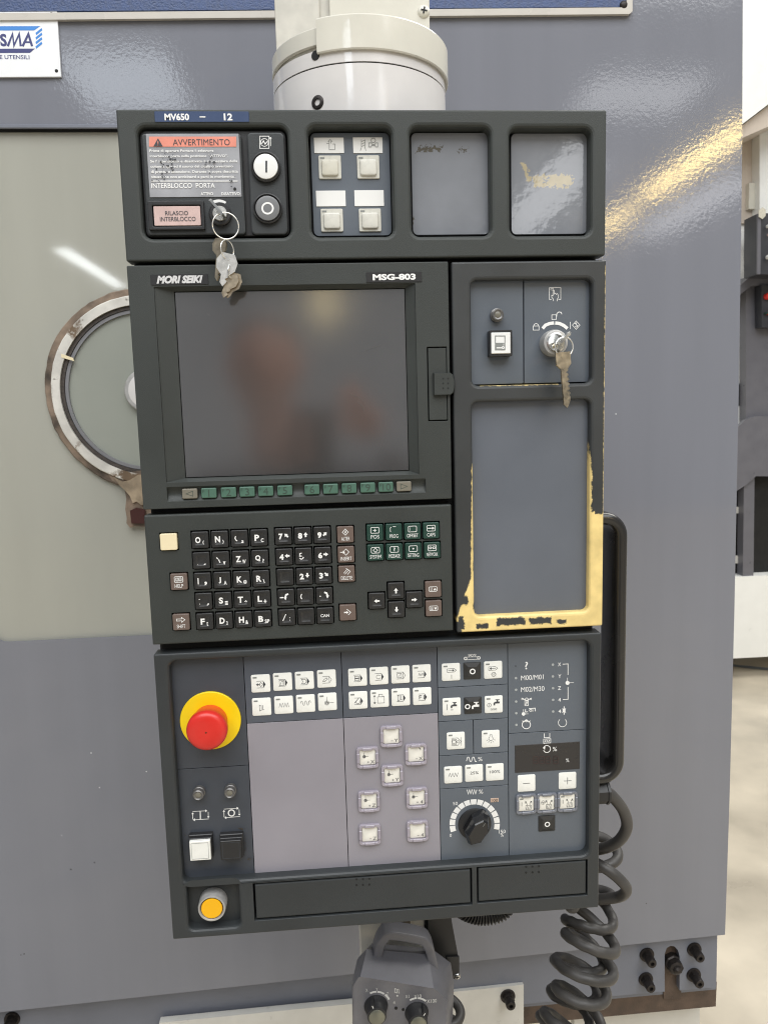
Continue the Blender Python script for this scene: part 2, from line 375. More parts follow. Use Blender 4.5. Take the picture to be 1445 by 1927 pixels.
# ================================================================ CONTROL PANEL
CP = thing('control_panel', (0, 0.04, V(774)), 'dark grey machine control panel with screen, keypad, worn yellow-edged side plate and red emergency stop', 'control panel')
# the box behind the front plates; it shows black in the joints between them
bm = bmesh.new(); slab(bm, U(2.5), V(771), U(427.5), V(2.5), .003, .0165, .085, .002); fin('cabinet', bm, K['void'], CP)
T = 0.016                                          # front plates are 16 mm deep
def front(name, outer, holes, m, origin=None, yf=0.0, bev=.0016, yb=T, hb=.003):
    bm = bmesh.new(); holed(bm, outer, holes, yf, yb, bev, hb)
    for f in bm.faces: f.smooth = False
    if origin is None: return fin(name, bm, m, CP)
    return put(name, mesh(bm, None, origin), m, CP, origin)
def uvbox(u0, v0, u1, v1, r): return (U(u0), V(v1), U(u1), V(v0), r)

# ---- top module
front('top_bezel', uvbox(0, 0, 430, 126, .0015), [qbox((258, 238), (548, 446), .0075, 0, .0035), qbox((579, 237), (741, 444), .007, 0, .0035), qbox((771, 238), (924, 443), .007, 0, .0035), qbox((959, 240), (1111, 442), .007, 0, .0035)], K['housing'])
ZA = (200, 190, 2.89); ZB = (550, 190, 2.369); ZC = (780, 480, 3.803); ZD = (240, 480, 2.258); Z1 = (280, 1200, 3.803); Z2 = (810, 1210, 4.379); Z3 = (460, 1220, 3.803)
def L_(z, y): return Leg(zoom(*z, y), y)
def strip(name, z, y, c0, c1, m, r=.0008, t=.0006):
    bm = bmesh.new(); f = zoom(*z, y - t); a = f(*c0); b = f(*c1); slab(bm, a[0], a[1], b[0], b[1], r, y - t, y + .0005, .0002, 1); return fin(name, bm, m, CP)
o = strip('model_plate', ZA, 0, (262, 56), (778, 114), K['navy'])
l = L_(ZA, -.0007); l.text('MV650', 317, 68, 453, 106, .035); l.text('12', 639, 68, 688, 106, .035); l.line([(509, 87), (541, 87)], .9); l.done('lettering', K['ink'], o)

# interlock unit in the left bay
bm = bmesh.new(); pslab(bm, (262, 245), (546, 444), .005, .006, .0165, .001); fin('bay_tray', bm, K['black'], CP)
bm = bmesh.new(); pslab(bm, (266, 251), (463, 441), .003, .001, .006, .0012); fin('interlock_plate', bm, K['housing2'], CP)
bm = bmesh.new(); pslab(bm, (464.5, 249), (542, 441), .004, .001, .006, .0012); fin('switch_plate', bm, K['housing2'], CP)
o = strip('warning_label', ZA, .001, (216, 178), (737, 521), K['silver'], .0005)
y = .0002
l = L_(ZA, y); l.poly([(234, 194), (708, 194), (708, 249), (234, 249)]); l.done('salmon_band', K['salmon'], o)
l = L_(ZA, y - .0002); l.text('AVVERTIMENTO', 362, 208, 674, 241, .0); l.poly([(283, 203), (309, 247), (258, 247)]); l.done('heading_lettering', K['dink'], o)
l = L_(ZA, y - .0006); l.line([(283, 217), (283, 233)], .7); l.disc(283, 240, 2.4); l.done('exclamation_mark', K['salmon'], o)
l = L_(ZA, y)
for i, (s, x1) in enumerate((('Prima di operare Portare il selettore', 585), ('interblocco porta nella posizione  "ATTIVO".', 662), ('Se l\' interblocco e disattivato il lampeggiare della', 715), ('colonna spia ed il suono del cicalino avvertono', 690), ('di prestare attenzione. Durante la sopra descritta', 718), ('situazione non avvicinarsi a parti in movimento.', 704))):
    l.text(s, 236 + 2 * i, 264 + i * 28.4, x1, 281 + i * 28.4, .018)
l.line([(246, 436), (716, 436)], .8); l.text('INTERBLOCCO  PORTA', 246, 448, 592, 473, .012); l.text('ATTIVO', 515, 497, 583, 513, .02); l.text('DISATTIVO', 627, 497, 728, 513, .02)
l.done('label_lettering', K['ink'], o)
bm = bmesh.new(); x, z = zoom(*ZA, y)(700, 478); lathe(bm, [(.0012, y - .0003), (.0012, y + .0003)], x, z, 14); fin('rivet_hole', bm, K['void'], CP)
l = L_(ZA, y - .0003)                               # foil rubbed through: small dark flakes
rn = random.Random(3)
for cx, cz, n, s in ((330, 345, 26, 42), (575, 345, 22, 44), (300, 420, 14, 30), (690, 425, 6, 20)):
    for i in range(n):
        px, pz = cx + rn.gauss(0, s * .6), cz + rn.gauss(0, s * .75); r = rn.uniform(1.5, 6.5)
        l.poly([(px + r * rn.uniform(.5, 1.3) * cos(t), pz + r * rn.uniform(.5, 1.2) * sin(t)) for t in [k * 2 * pi / 7 for k in range(7)]])
l.done('rubbed_patch', K['dink'], o)
# lit 'release' lens
bm = bmesh.new(); f = zoom(*ZA, -.002); a = f(224, 543); b = f(538, 698)
holed(bm, (a[0], a[1], b[0], b[1], .0008), [(*f(250, 568), *f(519, 680), .0008)], -.002, .001, .0006, .0008); fin('lamp_frame', bm, K['black'], CP)
o = strip('release_lamp', ZA, -.0008, (257, 573), (516, 676), K['pink'], .0008, .001)
l = L_(ZA, -.0019); l.text('RILASCIO', 321, 599, 447, 621, .005); l.text('INTERBLOCCO', 293, 631, 488, 653, .005); l.done('lettering', K['dink'], o)
# key switch
f = zoom(*ZA, 0); x, z = f(622, 618)
bm = bmesh.new(); lathe(bm, [(.0088, -.0035), (.0098, -.0025), (.0098, .001)], x, z, 36); ks = fin('key_switch', bm, K['black'], CP, 40)
bm = bmesh.new(); lathe(bm, [(.0058, -.0052), (.0063, -.0046), (.0063, -.003)], x, z, 32); fin('lock_barrel', bm, K['chrome'], ks, 40)
KS1 = (x, z)
l = L_(ZA, .001); l.arc(612, 610, 66, 242, 305, 2.4); l.done('switch_arc_mark', K['ink'], CP)
# round push buttons
for (cx, cz, m, s) in ((868, 357, K['label'], 'on'), (878, 584, K['graybtn'], 'off')):
    x, z = zoom(*ZA, -.002)(cx, cz)
    bm = bmesh.new(); lathe(bm, [(.0108, -.0012), (.0118, -.003), (.0128, -.0024), (.0130, .001)], x, z, 40); b = fin('push_button', bm, K['black'], CP, 40)
    bm = bmesh.new(); lathe(bm, [(.0085, -.0034), (.0103, -.0030), (.0107, -.0020), (.0107, -.001)], x, z, 40); fin('button_face', bm, m, b, 40)
    l = L_(ZA, -.0034)
    if s == 'on': l.line([(cx + 3, cz - 32), (cx + 3, cz + 32)], 1.6); l.done('on_symbol', K['dink'], b)
    else: l.arc(cx, cz, 29, 0, 360, 1.5, 28); l.done('off_symbol', K['ink'], b)
l = L_(ZA, .001); l.line([(836, 192), (886, 192), (886, 258), (836, 258)], .55, True); l.arc(861, 226, 21, 0, 360, .5); l.line([(846, 233), (856, 217), (865, 235), (877, 220)], .7); l.line([(894, 246), (894, 205)], .5); l.arc(894, 203, 4, 0, 360, .5, 8); l.done('power_symbol', K['ink'], CP)

# bays 2..4
PB = .0125
def bayplate(name, a, b, m, r=.0045):
    bm = bmesh.new(); pslab(bm, a, b, r, PB, PB + .0035, .0003, 1); return fin(name, bm, m, CP)
bayplate('key_membrane', (583.5, 250), (737, 443), K['memb'])
foils = [bayplate('blank_membrane', (773, 250), (921, 441), K['foil']), bayplate('blank_membrane', (961, 251), (1104, 440), K['foil'].copy(), .0045)]
def loc_rect(o, a, b, d, sl=0):
    x0, z0 = P(a[0], a[1], d); x1, z1 = P(b[0], b[1], d); c = WL[o]; return (x0 - c.x, z0 - c.z, x1 - c.x, z1 - c.z, sl)
foils[1].data.materials.clear(); K['foil2'] = mat('peeled_foil', (.215, .225, .245), .055, bump=.07, bscale=110, var=.08, vscale=30, spec=.8, rvar=.02); foils[1].data.materials.append(K['foil2'])
zb = lambda x, y: (ZB[0] + x / ZB[2], ZB[1] + y / ZB[2])
worn(K['foil2'], (.44, .38, .25), [loc_rect(foils[1], zb(1032, 280), zb(1052, 355), PB, .25), loc_rect(foils[1], zb(1075, 330), zb(1240, 382), PB)], [loc_rect(foils[1], zb(1100, 345), zb(1130, 352), PB)], amp=.0042, nscale=230)
foils[0].data.materials.clear(); K['foil1'] = mat('rubbed_foil', (.205, .215, .235), .07, bump=.07, bscale=110, var=.08, vscale=30, spec=.8, rvar=.02); foils[0].data.materials.append(K['foil1'])
worn(K['foil1'], (.10, .09, .07), [loc_rect(foils[0], zb(560, 205), zb(665, 222), PB), loc_rect(foils[0], zb(745, 215), zb(775, 224), PB), loc_rect(foils[0], zb(533, 525), zb(541, 545), PB)], [], amp=.005, nscale=420)
for a, b in (((96, 163), (231, 232)), ((270, 162), (403, 232)), ((105, 400), (239, 469)), ((276, 398), (409, 468))): 
    bm = bmesh.new(); fz = zoom(*ZB, PB - .0006); p = fz(*a); q = fz(*b); slab(bm, p[0], p[1], q[0], q[1], .0003, PB - .0006, PB + .001, .0001, 1); fin('insert_label', bm, K['label'], CP)
l = L_(ZB, PB - .0007); l.line([(153, 190), (165, 190), (165, 217), (190, 217), (190, 192), (181, 192)], .45); l.line([(165, 192), (165, 180), (160, 180), (169, 172), (178, 180), (173, 180), (173, 190)], .4); l.done('tool_symbol', K['gink'], CP)
l = L_(ZB, PB - .0007); l.line([(308, 172), (308, 208)], .4); l.line([(324, 172), (324, 208)], .4)
for k in range(3): l.line([(308, 182 + k * 11), (324, 174 + k * 11)], .4)
l.line([(308, 208), (303, 222)], .4); l.line([(324, 208), (328, 222)], .4); l.arc(361, 176, 10, 0, 360, .5, 12); l.line([(341, 205), (341, 187), (352, 187), (356, 194), (368, 194), (372, 187), (381, 187), (381, 205), (371, 205), (369, 199), (353, 199), (351, 205)], .5, True); l.done('drill_symbol', K['gink'], CP)
for i, (cx, cz) in enumerate(((168, 294), (339, 293), (177, 531), (347, 530))):
    x, z = zoom(*ZB, PB - .002)(cx, cz); s = .0100
    bm = bmesh.new(); slab(bm, x - s, z - s, x + s, z + s, .0012, PB - .0015, PB + .001, .0004, 1); kk = fin('membrane_key', bm, K['beigekey2'], CP)
    bm = bmesh.new(); slab(bm, x - .0075, z - .0078, x + .0075, z + .0062, .0022, PB - .0036, PB - .001, .0012, 3); fin('key_pad', bm, K['beigekey'] if i == 0 else K['beigekey2'], kk, 40)
    l = Leg(lambda a, b: (x + a / 1000, z + b / 1000), PB - .0015); l.poly([(-8.6, 7), (-4.6, 7), (-4.6, 8.4), (-8.6, 8.4)]); l.done('lamp_window', K['gink'], kk)

# ---- display module
DQ = uvbox(0, 129.6, 284.6, 345.6, .0012)
sx0, sz1 = P(319, 548, .006); sx1, sz0 = P(771, 885, .006)
so = (sx0 - .012, sz0 - .0035, sx1 + .008, sz1 + .003)
sx0, sz1 = P(328, 549, .0065); sx1, sz0 = P(770, 886, .0065)
fx0, fz1 = P(314, 916.5); fx1, fz0 = P(801, 926)
fz0 = P(560, 935)[1]; fz1 = P(560, 909)[1]; 
front('display_bezel', DQ, [so + (.0006, .0002), (fx0, fz0, fx1, fz1, .0006, .0004), qbox((803, 653), (842.5, 792), .0006, 0, .0004)], K['housing'], bev=.0008)
# sloping lips round the screen
bm = bmesh.new(); a = [(so[0], so[1]), (so[2], so[1]), (so[2], so[3]), (so[0], so[3])]; i_ = [(sx0, sz0), (sx1, sz0), (sx1, sz1), (sx0, sz1)]
a = [(x + (.0001 if k in (0, 3) else -.0001), z) for k, (x, z) in enumerate(a)]
loft(bm, [[(x, .0012 if k < 2 else .0012, z) for k, (x, z) in enumerate(a)], [(x, .0062, z) for x, z in i_], [(x, .012, z) for x, z in i_]], False, False); fin('screen_surround', bm, K['housing'], CP)
bm = bmesh.new(); slab(bm, sx0 + .0006, sz0 + .0006, sx1 - .0006, sz1 - .0006, .0006, .0062, .0085, .0003, 1); scr = fin('screen', bm, K['screen'], CP)
bm = bmesh.new(); slab(bm, sx0 - .003, sz0 - .003, sx1 + .003, sz1 + .003, .0006, .0088, .0125); fin('screen_gasket', bm, K['void'], CP)
l = L_(ZD, .0061); rn = random.Random(5)
for pts in ([(950, 590), (965, 600), (985, 605), (1005, 625)], [(975, 625), (1000, 640), (1005, 665)], [(1000, 410), (1080, 380)], [(340, 250), (352, 258)], [(1075, 800), (1080, 835)], [(760, 540), (745, 560)]): l.line(pts, .25)
for k in range(24): l.disc(rn.uniform(240, 1180), rn.uniform(180, 880), rn.uniform(.5, 1.3))
l.done('screen_scratches', mat('faint_scratch', (.10, .095, .09), .5), scr)
o = strip('maker_badge', ZD, 0, (98, 83), (345, 124), K['black'], .0004); l = L_(ZD, -.0007); l.text('MORI SEIKI', 123, 88, 322, 119, .06, .28); l.done('lettering', mat('silver_ink', (.62, .62, .62), .3), o)
o = strip('model_badge', ZD, 0, (1014, 73), (1250, 113), K['black'], .0004); l = L_(ZD, -.0007); l.text('MSG-803', 1041, 81, 1224, 105, .045); l.done('lettering', K['ink'], o)
# concave function-key channel
bm = bmesh.new(); n = 10; loops = []
for k in range(n + 1):
    t = k / n; z = fz0 + (fz1 - fz0) * t; yy = .0004 + .0034 * (1 - (2 * t - 1) ** 2); loops.append([(fx0, yy, z), (fx1, yy, z)])
vs = [[bm.verts.new(p) for p in q] for q in loops]
for p, q in zip(vs, vs[1:]): bm.faces.new((p[0], p[1], q[1], q[0]))
fin('key_channel', bm, K['housing'], CP, 60)
fk = [(357, 928, '<'), (393, 926, 'F1'), (430, 924, 'F2'), (465, 922.5, 'F3'), (500, 922, 'F4'), (536, 920.5, 'F5'), (587, 918.5, 'F6'), (622, 917.5, 'F7'), (657, 916.5, 'F8'), (692, 915.5, 'F9'), (726, 914.5, 'F10'), (760, 913.5, '>')]
zc = (fz0 + fz1) / 2
for px, py, s in fk:
    x = P(px, py, -.001)[0]; z = zc
    bm = bmesh.new(); slab(bm, x - .0076, z - .0053, x + .0076, z + .0053, .0014, .0018, .0045, .0003, 1); kk = fin('function_key', bm, K['void'], CP)
    bm = bmesh.new(); slab(bm, x - .0069, z - .0046, x + .0069, z + .0046, .0012, -.0008, .003, .0008, 2); fin('key_face', bm, K['fbeige'] if s in '<>' else K['fgreen'], kk)
    l = Leg(lambda a, b: (x + a / 1000, z + b / 1000), -.0008)
    if s == '<': l.line([(-3.2, 0), (3, 2.3), (3, -2.3)], .4, True)
    elif s == '>': l.line([(3.2, 0), (-3, 2.3), (-3, -2.3)], .4, True)
    else: l.text('F', -5.6, .6, -3.8, 3.2); l.text(s[1:], -2.4 if len(s) < 3 else -3.0, -3.2, 2.6 if len(s) < 3 else 4.4, 3.2, .0)
    l.done('key_lettering', K['fink'], kk)
# latch
bm = bmesh.new(); pslab(bm, (805, 655), (841.5, 790), .0005, .0006, T, .0004, 1); fin('latch_cover', bm, K['housing'], CP)
bm = bmesh.new(); x0, z0 = P(816, 744, -.002); x1, z1 = P(855, 701, -.002)
pts = [(x0, z0), (x1 - .004, z0), (x1 - .0015, z0 + .002), (x1, z0 + .008), (x1, z1 - .008), (x1 - .0015, z1 - .002), (x1 - .004, z1), (x0, z1)]
cx_, cz_ = (x0 + x1) / 2, (z0 + z1) / 2
loft(bm, [[(cx_ + (x - cx_) * .93, -.0035, cz_ + (z - cz_) * .95) for x, z in pts], [(x, -.0022, z) for x, z in pts], [(x, .001, z) for x, z in pts]]); lt = fin('latch_tab', bm, K['housing'], CP)
l = L_(ZC, -.0035)
for a in (204, 239):
    for b in (884, 918, 953): l.disc(a, b, 6.5)
l.done('grip_dimples', K['void'], lt)

# ---- side module
so_ = (U(287.6), 0, V(475.8)); SE = qbox((886, 527), (1113, 720.5), .006, 0, .003); SF = qbox((888, 757), (1108, 1151), .006, 0, .003)
K['side'] = mat('side_plate_plastic', (.036, .039, .040), .44, bump=.15, bscale=1500, var=.16, vscale=12)
side = front('side_bezel', uvbox(287.6, 130, 431, 475.8, .0015), [SE, SF], K['side'], so_)
def sl_(a, b, sl=0): x0, z0 = P(*a); x1, z1 = P(*b); return (x0 - so_[0], z0 - so_[2], x1 - so_[0], z1 - so_[2], sl)
worn(K['side'], (.86, .66, .27), [sl_((868, 1148), (1140, 1192)), sl_((1103, 968), (1145, 1192)), sl_((1090, 812), (1113.5, 990), .085), sl_((884.5, 872), (893, 1165), -.025), sl_((876, 1058), (900, 1168), -.36), sl_((1139.0, 500), (1144, 1190)), sl_((905, 714), (1050, 722.5))],
     [sl_((934, 1164), (988, 1175)), sl_((996, 1163), (1036, 1173)), sl_((866, 1122), (881, 1138)), sl_((862, 1160), (873, 1184)), sl_((1046, 1166), (1066, 1173)), sl_((895, 1174), (918, 1182)), sl_((1113, 905), (1132, 962))], amp=.0012, nscale=190, soft=.0006)
PE = .009
xm = P(985, 620, PE)[0]; x0, z0 = P(880, 724, PE); x1, z1 = P(1116, 524, PE)
bm = bmesh.new(); slab(bm, x0, z0, xm - .0005, z1, .001, PE, T, .0002, 1); fin('side_membrane', bm, K['memb'], CP)
bm = bmesh.new(); slab(bm, xm + .0005, z0, x1, z1, .001, PE, T, .0002, 1); fin('side_membrane', bm, K['memb'], CP)
bm = bmesh.new(); pslab(bm, (880, 750), (1114, 1158), .001, PE, T, .0002, 1); fin('blank_side_membrane', bm, mat('worn_slate_membrane', (.115, .128, .152), .36, var=.06, vscale=12, bump=.06, bscale=900), CP)
def led(z, cx, cz, py, h, r=.0055, m='lamp_body'):
    x, zz = zoom(*z, py - h)(cx, cz)
    bm = bmesh.new(); lathe(bm, [(r * .62, py - h + .001), (r * .82, py - h), (r, py - h + .0008), (r, py - h * .45), (r * 1.12, py - h * .4), (r * 1.12, py + .001)], x, zz, 28); q = fin('pilot_lamp', bm, K[m], CP, 45)
    bm = bmesh.new(); lathe(bm, [(r * .1, py - h + .0004), (r * .45, py - h + .0007), (r * .66, py - h + .0014), (r * .66, py - h + .003)], x, zz, 22); fin('lamp_lens', bm, K['lens'], q, 60)
led(ZC, 597, 425, PE, .007)
# square lit button with a machine symbol
fz = zoom(*ZC, PE - .010); a = fz(535, 538); b = fz(699, 722)
bm = bmesh.new(); slab(bm, a[0], a[1], b[0], b[1], .001, PE - .010, PE + .001, .0004, 1); sb = fin('square_button', bm, K['black'], CP)
a = fz(546, 556); b = fz(684, 704)
bm = bmesh.new(); slab(bm, a[0], a[1], b[0], b[1], .0006, PE - .0112, PE - .009, .0005, 1); fin('button_cap', bm, K['label'], sb)
l = L_(ZC, PE - .0112); l.line([(577, 579), (645, 579), (645, 678), (577, 678)], .8, True); l.poly([(580, 628), (641, 628), (641, 675), (580, 675)]); l.done('door_symbol', K['gink'], sb)
l = L_(ZC, PE - .0113); l.line([(585, 664), (625, 664)], 1.1); l.arc(632, 662, 7, 0, 360, .9, 10); l.line([(636, 634), (636, 648)], .6); l.done('key_mark', K['label'], sb)
# key switch
x, z = zoom(*ZC, PE - .012)(1010, 625); KS2 = (x, z)
bm = bmesh.new(); lathe(bm, [(.0095, PE - .0125), (.0112, PE - .012), (.0122, PE - .008), (.0122, PE + .001)], x, z, 44); ks = fin('key_switch', bm, K['alu'], CP, 40)
bm = bmesh.new(); lathe(bm, [(.0068, PE - .0128), (.0075, PE - .0133), (.0090, PE - .0129), (.0092, PE - .0120)], x, z, 40); fin('lock_barrel', bm, K['steel'], ks, 40)
l = L_(ZC, PE); l.line([(962, 233), (1044, 233), (1044, 317), (1026, 317)], .5); l.line([(962, 233), (962, 317), (978, 317)], .5); l.line([(972, 240), (992, 240), (992, 250), (972, 250)], .4, True)
l.line([(992, 330), (990, 315), (979, 302), (979, 288), (988, 292), (988, 252), (998, 252), (998, 280), (1006, 272), (1012, 282), (1020, 276), (1026, 288), (1026, 305), (1018, 316), (1018, 330)], .5)
l.line([(980, 428), (1012, 428), (1012, 460), (980, 460)], .55, True); l.line([(1014, 440), (1016, 418), (1030, 407), (1046, 410), (1052, 424)], .7)
l.line([(847, 508), (888, 508), (888, 537), (847, 537)], .55, True); l.arc(868, 508, 17, 180, 360, .6)
l.line([(900 + 14, 526), (935, 502), (965, 490), (996, 486)], 3.0); l.line([(1004, 486), (1035, 490), (1065, 504), (1092, 526)], 3.0)
l.line([(1112, 478), (1112, 528)], .5); l.line([(1127, 502), (1154, 472), (1181, 502), (1154, 532)], .5, True); l.line([(1142, 492), (1154, 486), (1152, 500), (1166, 505), (1158, 516), (1146, 512)], .6); l.done('side_symbols', K['ink'], CP)

# ---- keyboard module
KZ = 0.0022                                         # key tops stand this far in front of the plate
kd = []                                             # (u, v, material, legend)
def A(u, v, kind, fn): kd.append((u, v, kind, fn))
def big(a, b=None, bx=None):
    def g(l):
        w1 = .30 if a in 'I1/' else 0.62
        if a == 'I': w1 = .12
        l.text(a, -.55, -.38, -.55 + w1, .38, .04)
        if b: l.text(b, .22, -.55, .22 + (bx or .34), -.08, .03)
    return g
def num(a, d):
    def g(l):
        l.text(a, -.55, -.36, -.05, .36, .05)
        if d: c = Vector((.36, .12)); v = Vector(d).normalized() * .3; l.arrow(tuple(c - v), tuple(c + v), 1.6, .34)
    return g
def blank(l): l.disc(-.1, -.45, .04)
def wornmark(pts):
    def g(l):
        for q in pts: l.line(q, .9)
    return g
rows = [[big('O', '('), big('N', ')'), wornmark([[(-.42, .3), (-.5, .05), (-.38, -.2), (-.25, -.28)], [(.2, -.5), (.42, -.5), (.42, -.3), (.25, -.3)]]), big('P', 'C')],
        [wornmark([[(.3, -.5), (.45, -.45), (.5, -.38)], [(-.45, -.45), (-.42, -.45)]]), wornmark([[(-.5, .3), (-.3, .1)], [(-.25, .05), (-.12, -.3), (-.2, -.3)], [(.3, -.2), (.4, -.5), (.5, -.2)]]), big('Z', 'W', .42), big('Q', '?')],
        [big('I', ','), big('J', 'A'), big('K', '@', .42), big('R', '\\', .25)],
        [wornmark([[(-.5, .3), (-.46, .22)], [(-.5, -.32), (-.45, -.3)], [(.38, -.5), (.55, -.4), (.55, -.25)]]), big('S', '='), big('T', '*'), big('L', '+')],
        [big('F', '[', .2), big('D', ']', .2), big('H', '&'), big('B', 'SP', .58)]]
for j, r in enumerate(rows):
    for i, fn in enumerate(r): A(49.7 + 17.93 * i, 375.3 + 19.3 * j, 'key', fn)
def curl(s, x):
    def g(l):
        l.arc(.12 * s + x, -.32, .5, 100 if s > 0 else 80, 180 if s > 0 else 0, 1.5) if False else None
        l.line([(x - .1 * s, .42), (x + .18 * s, .32), (x + .28 * s, 0)], 1.6); l.poly([(x + .1 * s, .02), (x + .48 * s, .0), (x + .26 * s, -.36)])
        l.line([(-.72, 0), (-.3, 0)], 1.2) if s < 0 else l.disc(-.5, -.05, .08)
    return g
nr = [[num('7', (-1, 1)), num('8', (0, 1)), num('9', (1, 1))], [num('4', (-1, 0)), wornmark([[(-.2, .38), (-.42, .34), (-.45, .02), (-.2, .02)], [(-.48, -.22), (-.3, -.36), (-.1, -.3), (0, -.1)]]), num('6', (1, 0))], [None, num('2', (0, -1)), num('3', (1, -1))],
      [curl(-1, .2), wornmark([[(-.4, .32), (-.52, .1), (-.52, -.1), (-.4, -.3)]]), curl(1, .1)], [lambda l: (l.line([(-.5, -.42), (-.1, .42)], .8), l.text(':', .3, -.4, .4, 0)), None, lambda l: l.text('CAN', -.55, -.18, .5, .2, .02)]]
for j, r in enumerate(nr):
    for i, fn in enumerate(r): A(125.9 + 17.93 * i, 375.0 + 19.3 * j, 'key', fn)
def uv_(px, py): x, z = P(px, py, -KZ); return (x + .215) * 1000, (ZT - z) * 1000
def arrowkey(d):
    d = Vector(d)
    return lambda l: l.arrow(tuple(-d * .34), tuple(d * .34), 1.5, .34)
for px, py, d in ((709, 1131, (-1, 0)), (745, 1111.5, (0, 1)), (746, 1147, (0, -1)), (779.5, 1128.5, (1, 0))): A(*uv_(px, py), 'key', arrowkey(d))
def cap(word, icon):
    def g(l): l.text(word, -.68 if len(word) > 5 else -.5, -.72, .68 if len(word) > 5 else .5, -.28, .0); icon(l)
    return g
dia = lambda l: l.line([(0, .68), (.36, .3), (0, -.08), (-.36, .3)], .5, True)
def scr_(l): l.line([(-.5, .05), (-.42, -.05), (.42, -.05), (.5, .05), (.5, .55), (.42, .65), (-.42, .65), (-.5, .55)], .5, True)
def ic_help(l): scr_(l); l.line([(-.3, .12), (-.06, .12), (-.06, .48), (-.3, .48)], .6, True); l.line([(.06, .12), (.3, .12), (.3, .48), (.06, .48)], .6, True)
def ic_shift(l): l.line([(-.5, .18), (.1, .18), (.1, 0), (.5, .3), (.1, .6), (.1, .42), (-.5, .42)], .5, True)
def ic_alter(l): dia(l); l.line([(-.12, .4), (.1, .45), (-.08, .2), (.14, .22)], .5)
def ic_ins(l): dia(l); l.arrow((-.7, .3), (-.1, .3), .7, .26)
def ic_del(l): l.line([(-.35, .1), (.1, .6)], .5); l.line([(-.2, -.02), (.3, .5)], .5); l.line([(-.05, .7), (.45, .3), (.1, -.08)], .5)
def ic_in(l): l.arrow((-.45, .05), (.1, .05), 1.2, .26); l.line([(-.1, .45), (.35, .05), (.05, -.28)], .6)
def ic_pg(s):
    def g(l):
        l.line([(-.45, -.25), (.4, -.25), (.48, -.15), (.48, .22), (.4, .32), (-.45, .32), (-.52, .22), (-.52, -.15)], .5, True)
        for k in (-.1, .04, .18): l.line([(-.38, k), (-.06, k)], .4)
        l.poly([(.02, -.12 * s), (.38, -.12 * s), (.2, .2 * s)])
    return g
for px, py, w, ic in ((337, 1095, 'HELP', ic_help), (341, 1171, 'SHIFT', ic_shift), (650, 1006, 'ALTER', ic_alter), (651.2, 1043.5, 'INSERT', ic_ins), (652.3, 1080, 'DELETE', ic_del)): A(*uv_(px, py), 'brown', cap(w, ic))
A(*uv_(654.5, 1153), 'brown', ic_in); A(*uv_(815, 1109), 'brown', ic_pg(1)); A(*uv_(816, 1145), 'brown', ic_pg(-1)); A(*uv_(317.5, 1020), 'cream', None)
def gi(k):
    def g(l):
        if k == 1: l.line([(-.3, .6), (-.42, .5), (-.42, .1), (-.36, .02)], .5); l.line([(-.1, .66), (.25, .64)], .5); return
        scr_(l)
        if k == 0: l.line([(-.22, .3), (.22, .3)], .6); l.line([(0, .1), (0, .5)], .6)
        if k == 2: l.line([(-.32, .5), (-.32, .12)], .35)
        if k == 3: l.arrow((-.4, .3), (.4, .3), .8, .25)
        if k == 4: l.line([(0, .56), (.26, .3), (0, .04), (-.26, .3)], .5, True)
        if k == 5: l.text('?', -.12, .08, .14, .54, .03)
        if k == 6: l.disc(0, .3, .1)
        if k == 7: l.line([(-.34, .2), (-.12, .2), (-.12, .42), (-.34, .42)], .5, True); l.line([(.12, .2), (.34, .2), (.34, .42), (.12, .42)], .5, True); l.line([(-.12, .3), (.12, .3)], .5)
    return g
for k, (px, py, wd) in enumerate(((705.5, 1002.5, 'POS'), (741, 1001, 'PROG'), (776, 1000, 'OFFSET'), (811, 998.5, 'CAPS'), (706.5, 1040, 'SYSTEM'), (742, 1038.5, 'MESSAGE'), (777.5, 1037, 'SETTING'), (813, 1035.5, 'NETWORK'))): A(*uv_(px, py), 'green', cap(wd, gi(k)))
KH = 7.75; hk = [uvbox(u - KH - .8, v - KH - .9, u + KH + .8, v + KH + .8, .0006) for u, v, *_ in kd]
front('keyboard_bezel', uvbox(0, 351, 284.0, 473.5, .0012), [h + (.0003,) for h in hk], K['housing'])
cache = {}
def keymesh(kind):
    if kind not in cache:
        bm = bmesh.new(); h = KH / 1000; L = []
        for i, yy in ((.0006, -KZ), (.0003, -KZ + .0002), (.0001, -KZ + .0006), (0, .010)): L.append([(x, yy, z) for x, z in rr(-h + i, -h + i, h - i, h - i, .0013)])
        vs = loft(bm, L, False, True)
        if kind == 'key':                          # shallow finger dish
            rims = [vs[0]]
            for r, dep in ((.0062, 0), (.0058, .00025), (.003, .0006)):
                n = len(vs[0]); ring = [bm.verts.new((r * cos(t), -KZ + dep, r * sin(t))) for t in [atan2(v.co.z, v.co.x) for v in vs[0]]]
                for i in range(n): j = (i + 1) % n; bm.faces.new((rims[-1][i], rims[-1][j], ring[j], ring[i]))
                rims.append(ring)
            bm.faces.new(rims[-1])
        else: bm.faces.new(vs[0])
        cache[kind] = mesh(bm, 25); cache[kind].materials.append(K[kind])
    return cache[kind]
for u, v, kind, fn in kd:
    x, z = U(u), V(v)
    o = put('keyboard_key', keymesh(kind), None, CP, (x, 0, z)); h = KH / 1000
    if kind == 'cream': o.name = 'reset_key'
    if fn:
        l = Leg(lambda a, b: (x + a * h, z + b * h), -KZ); fn(l); l.done('key_lettering', K['ink'], o)
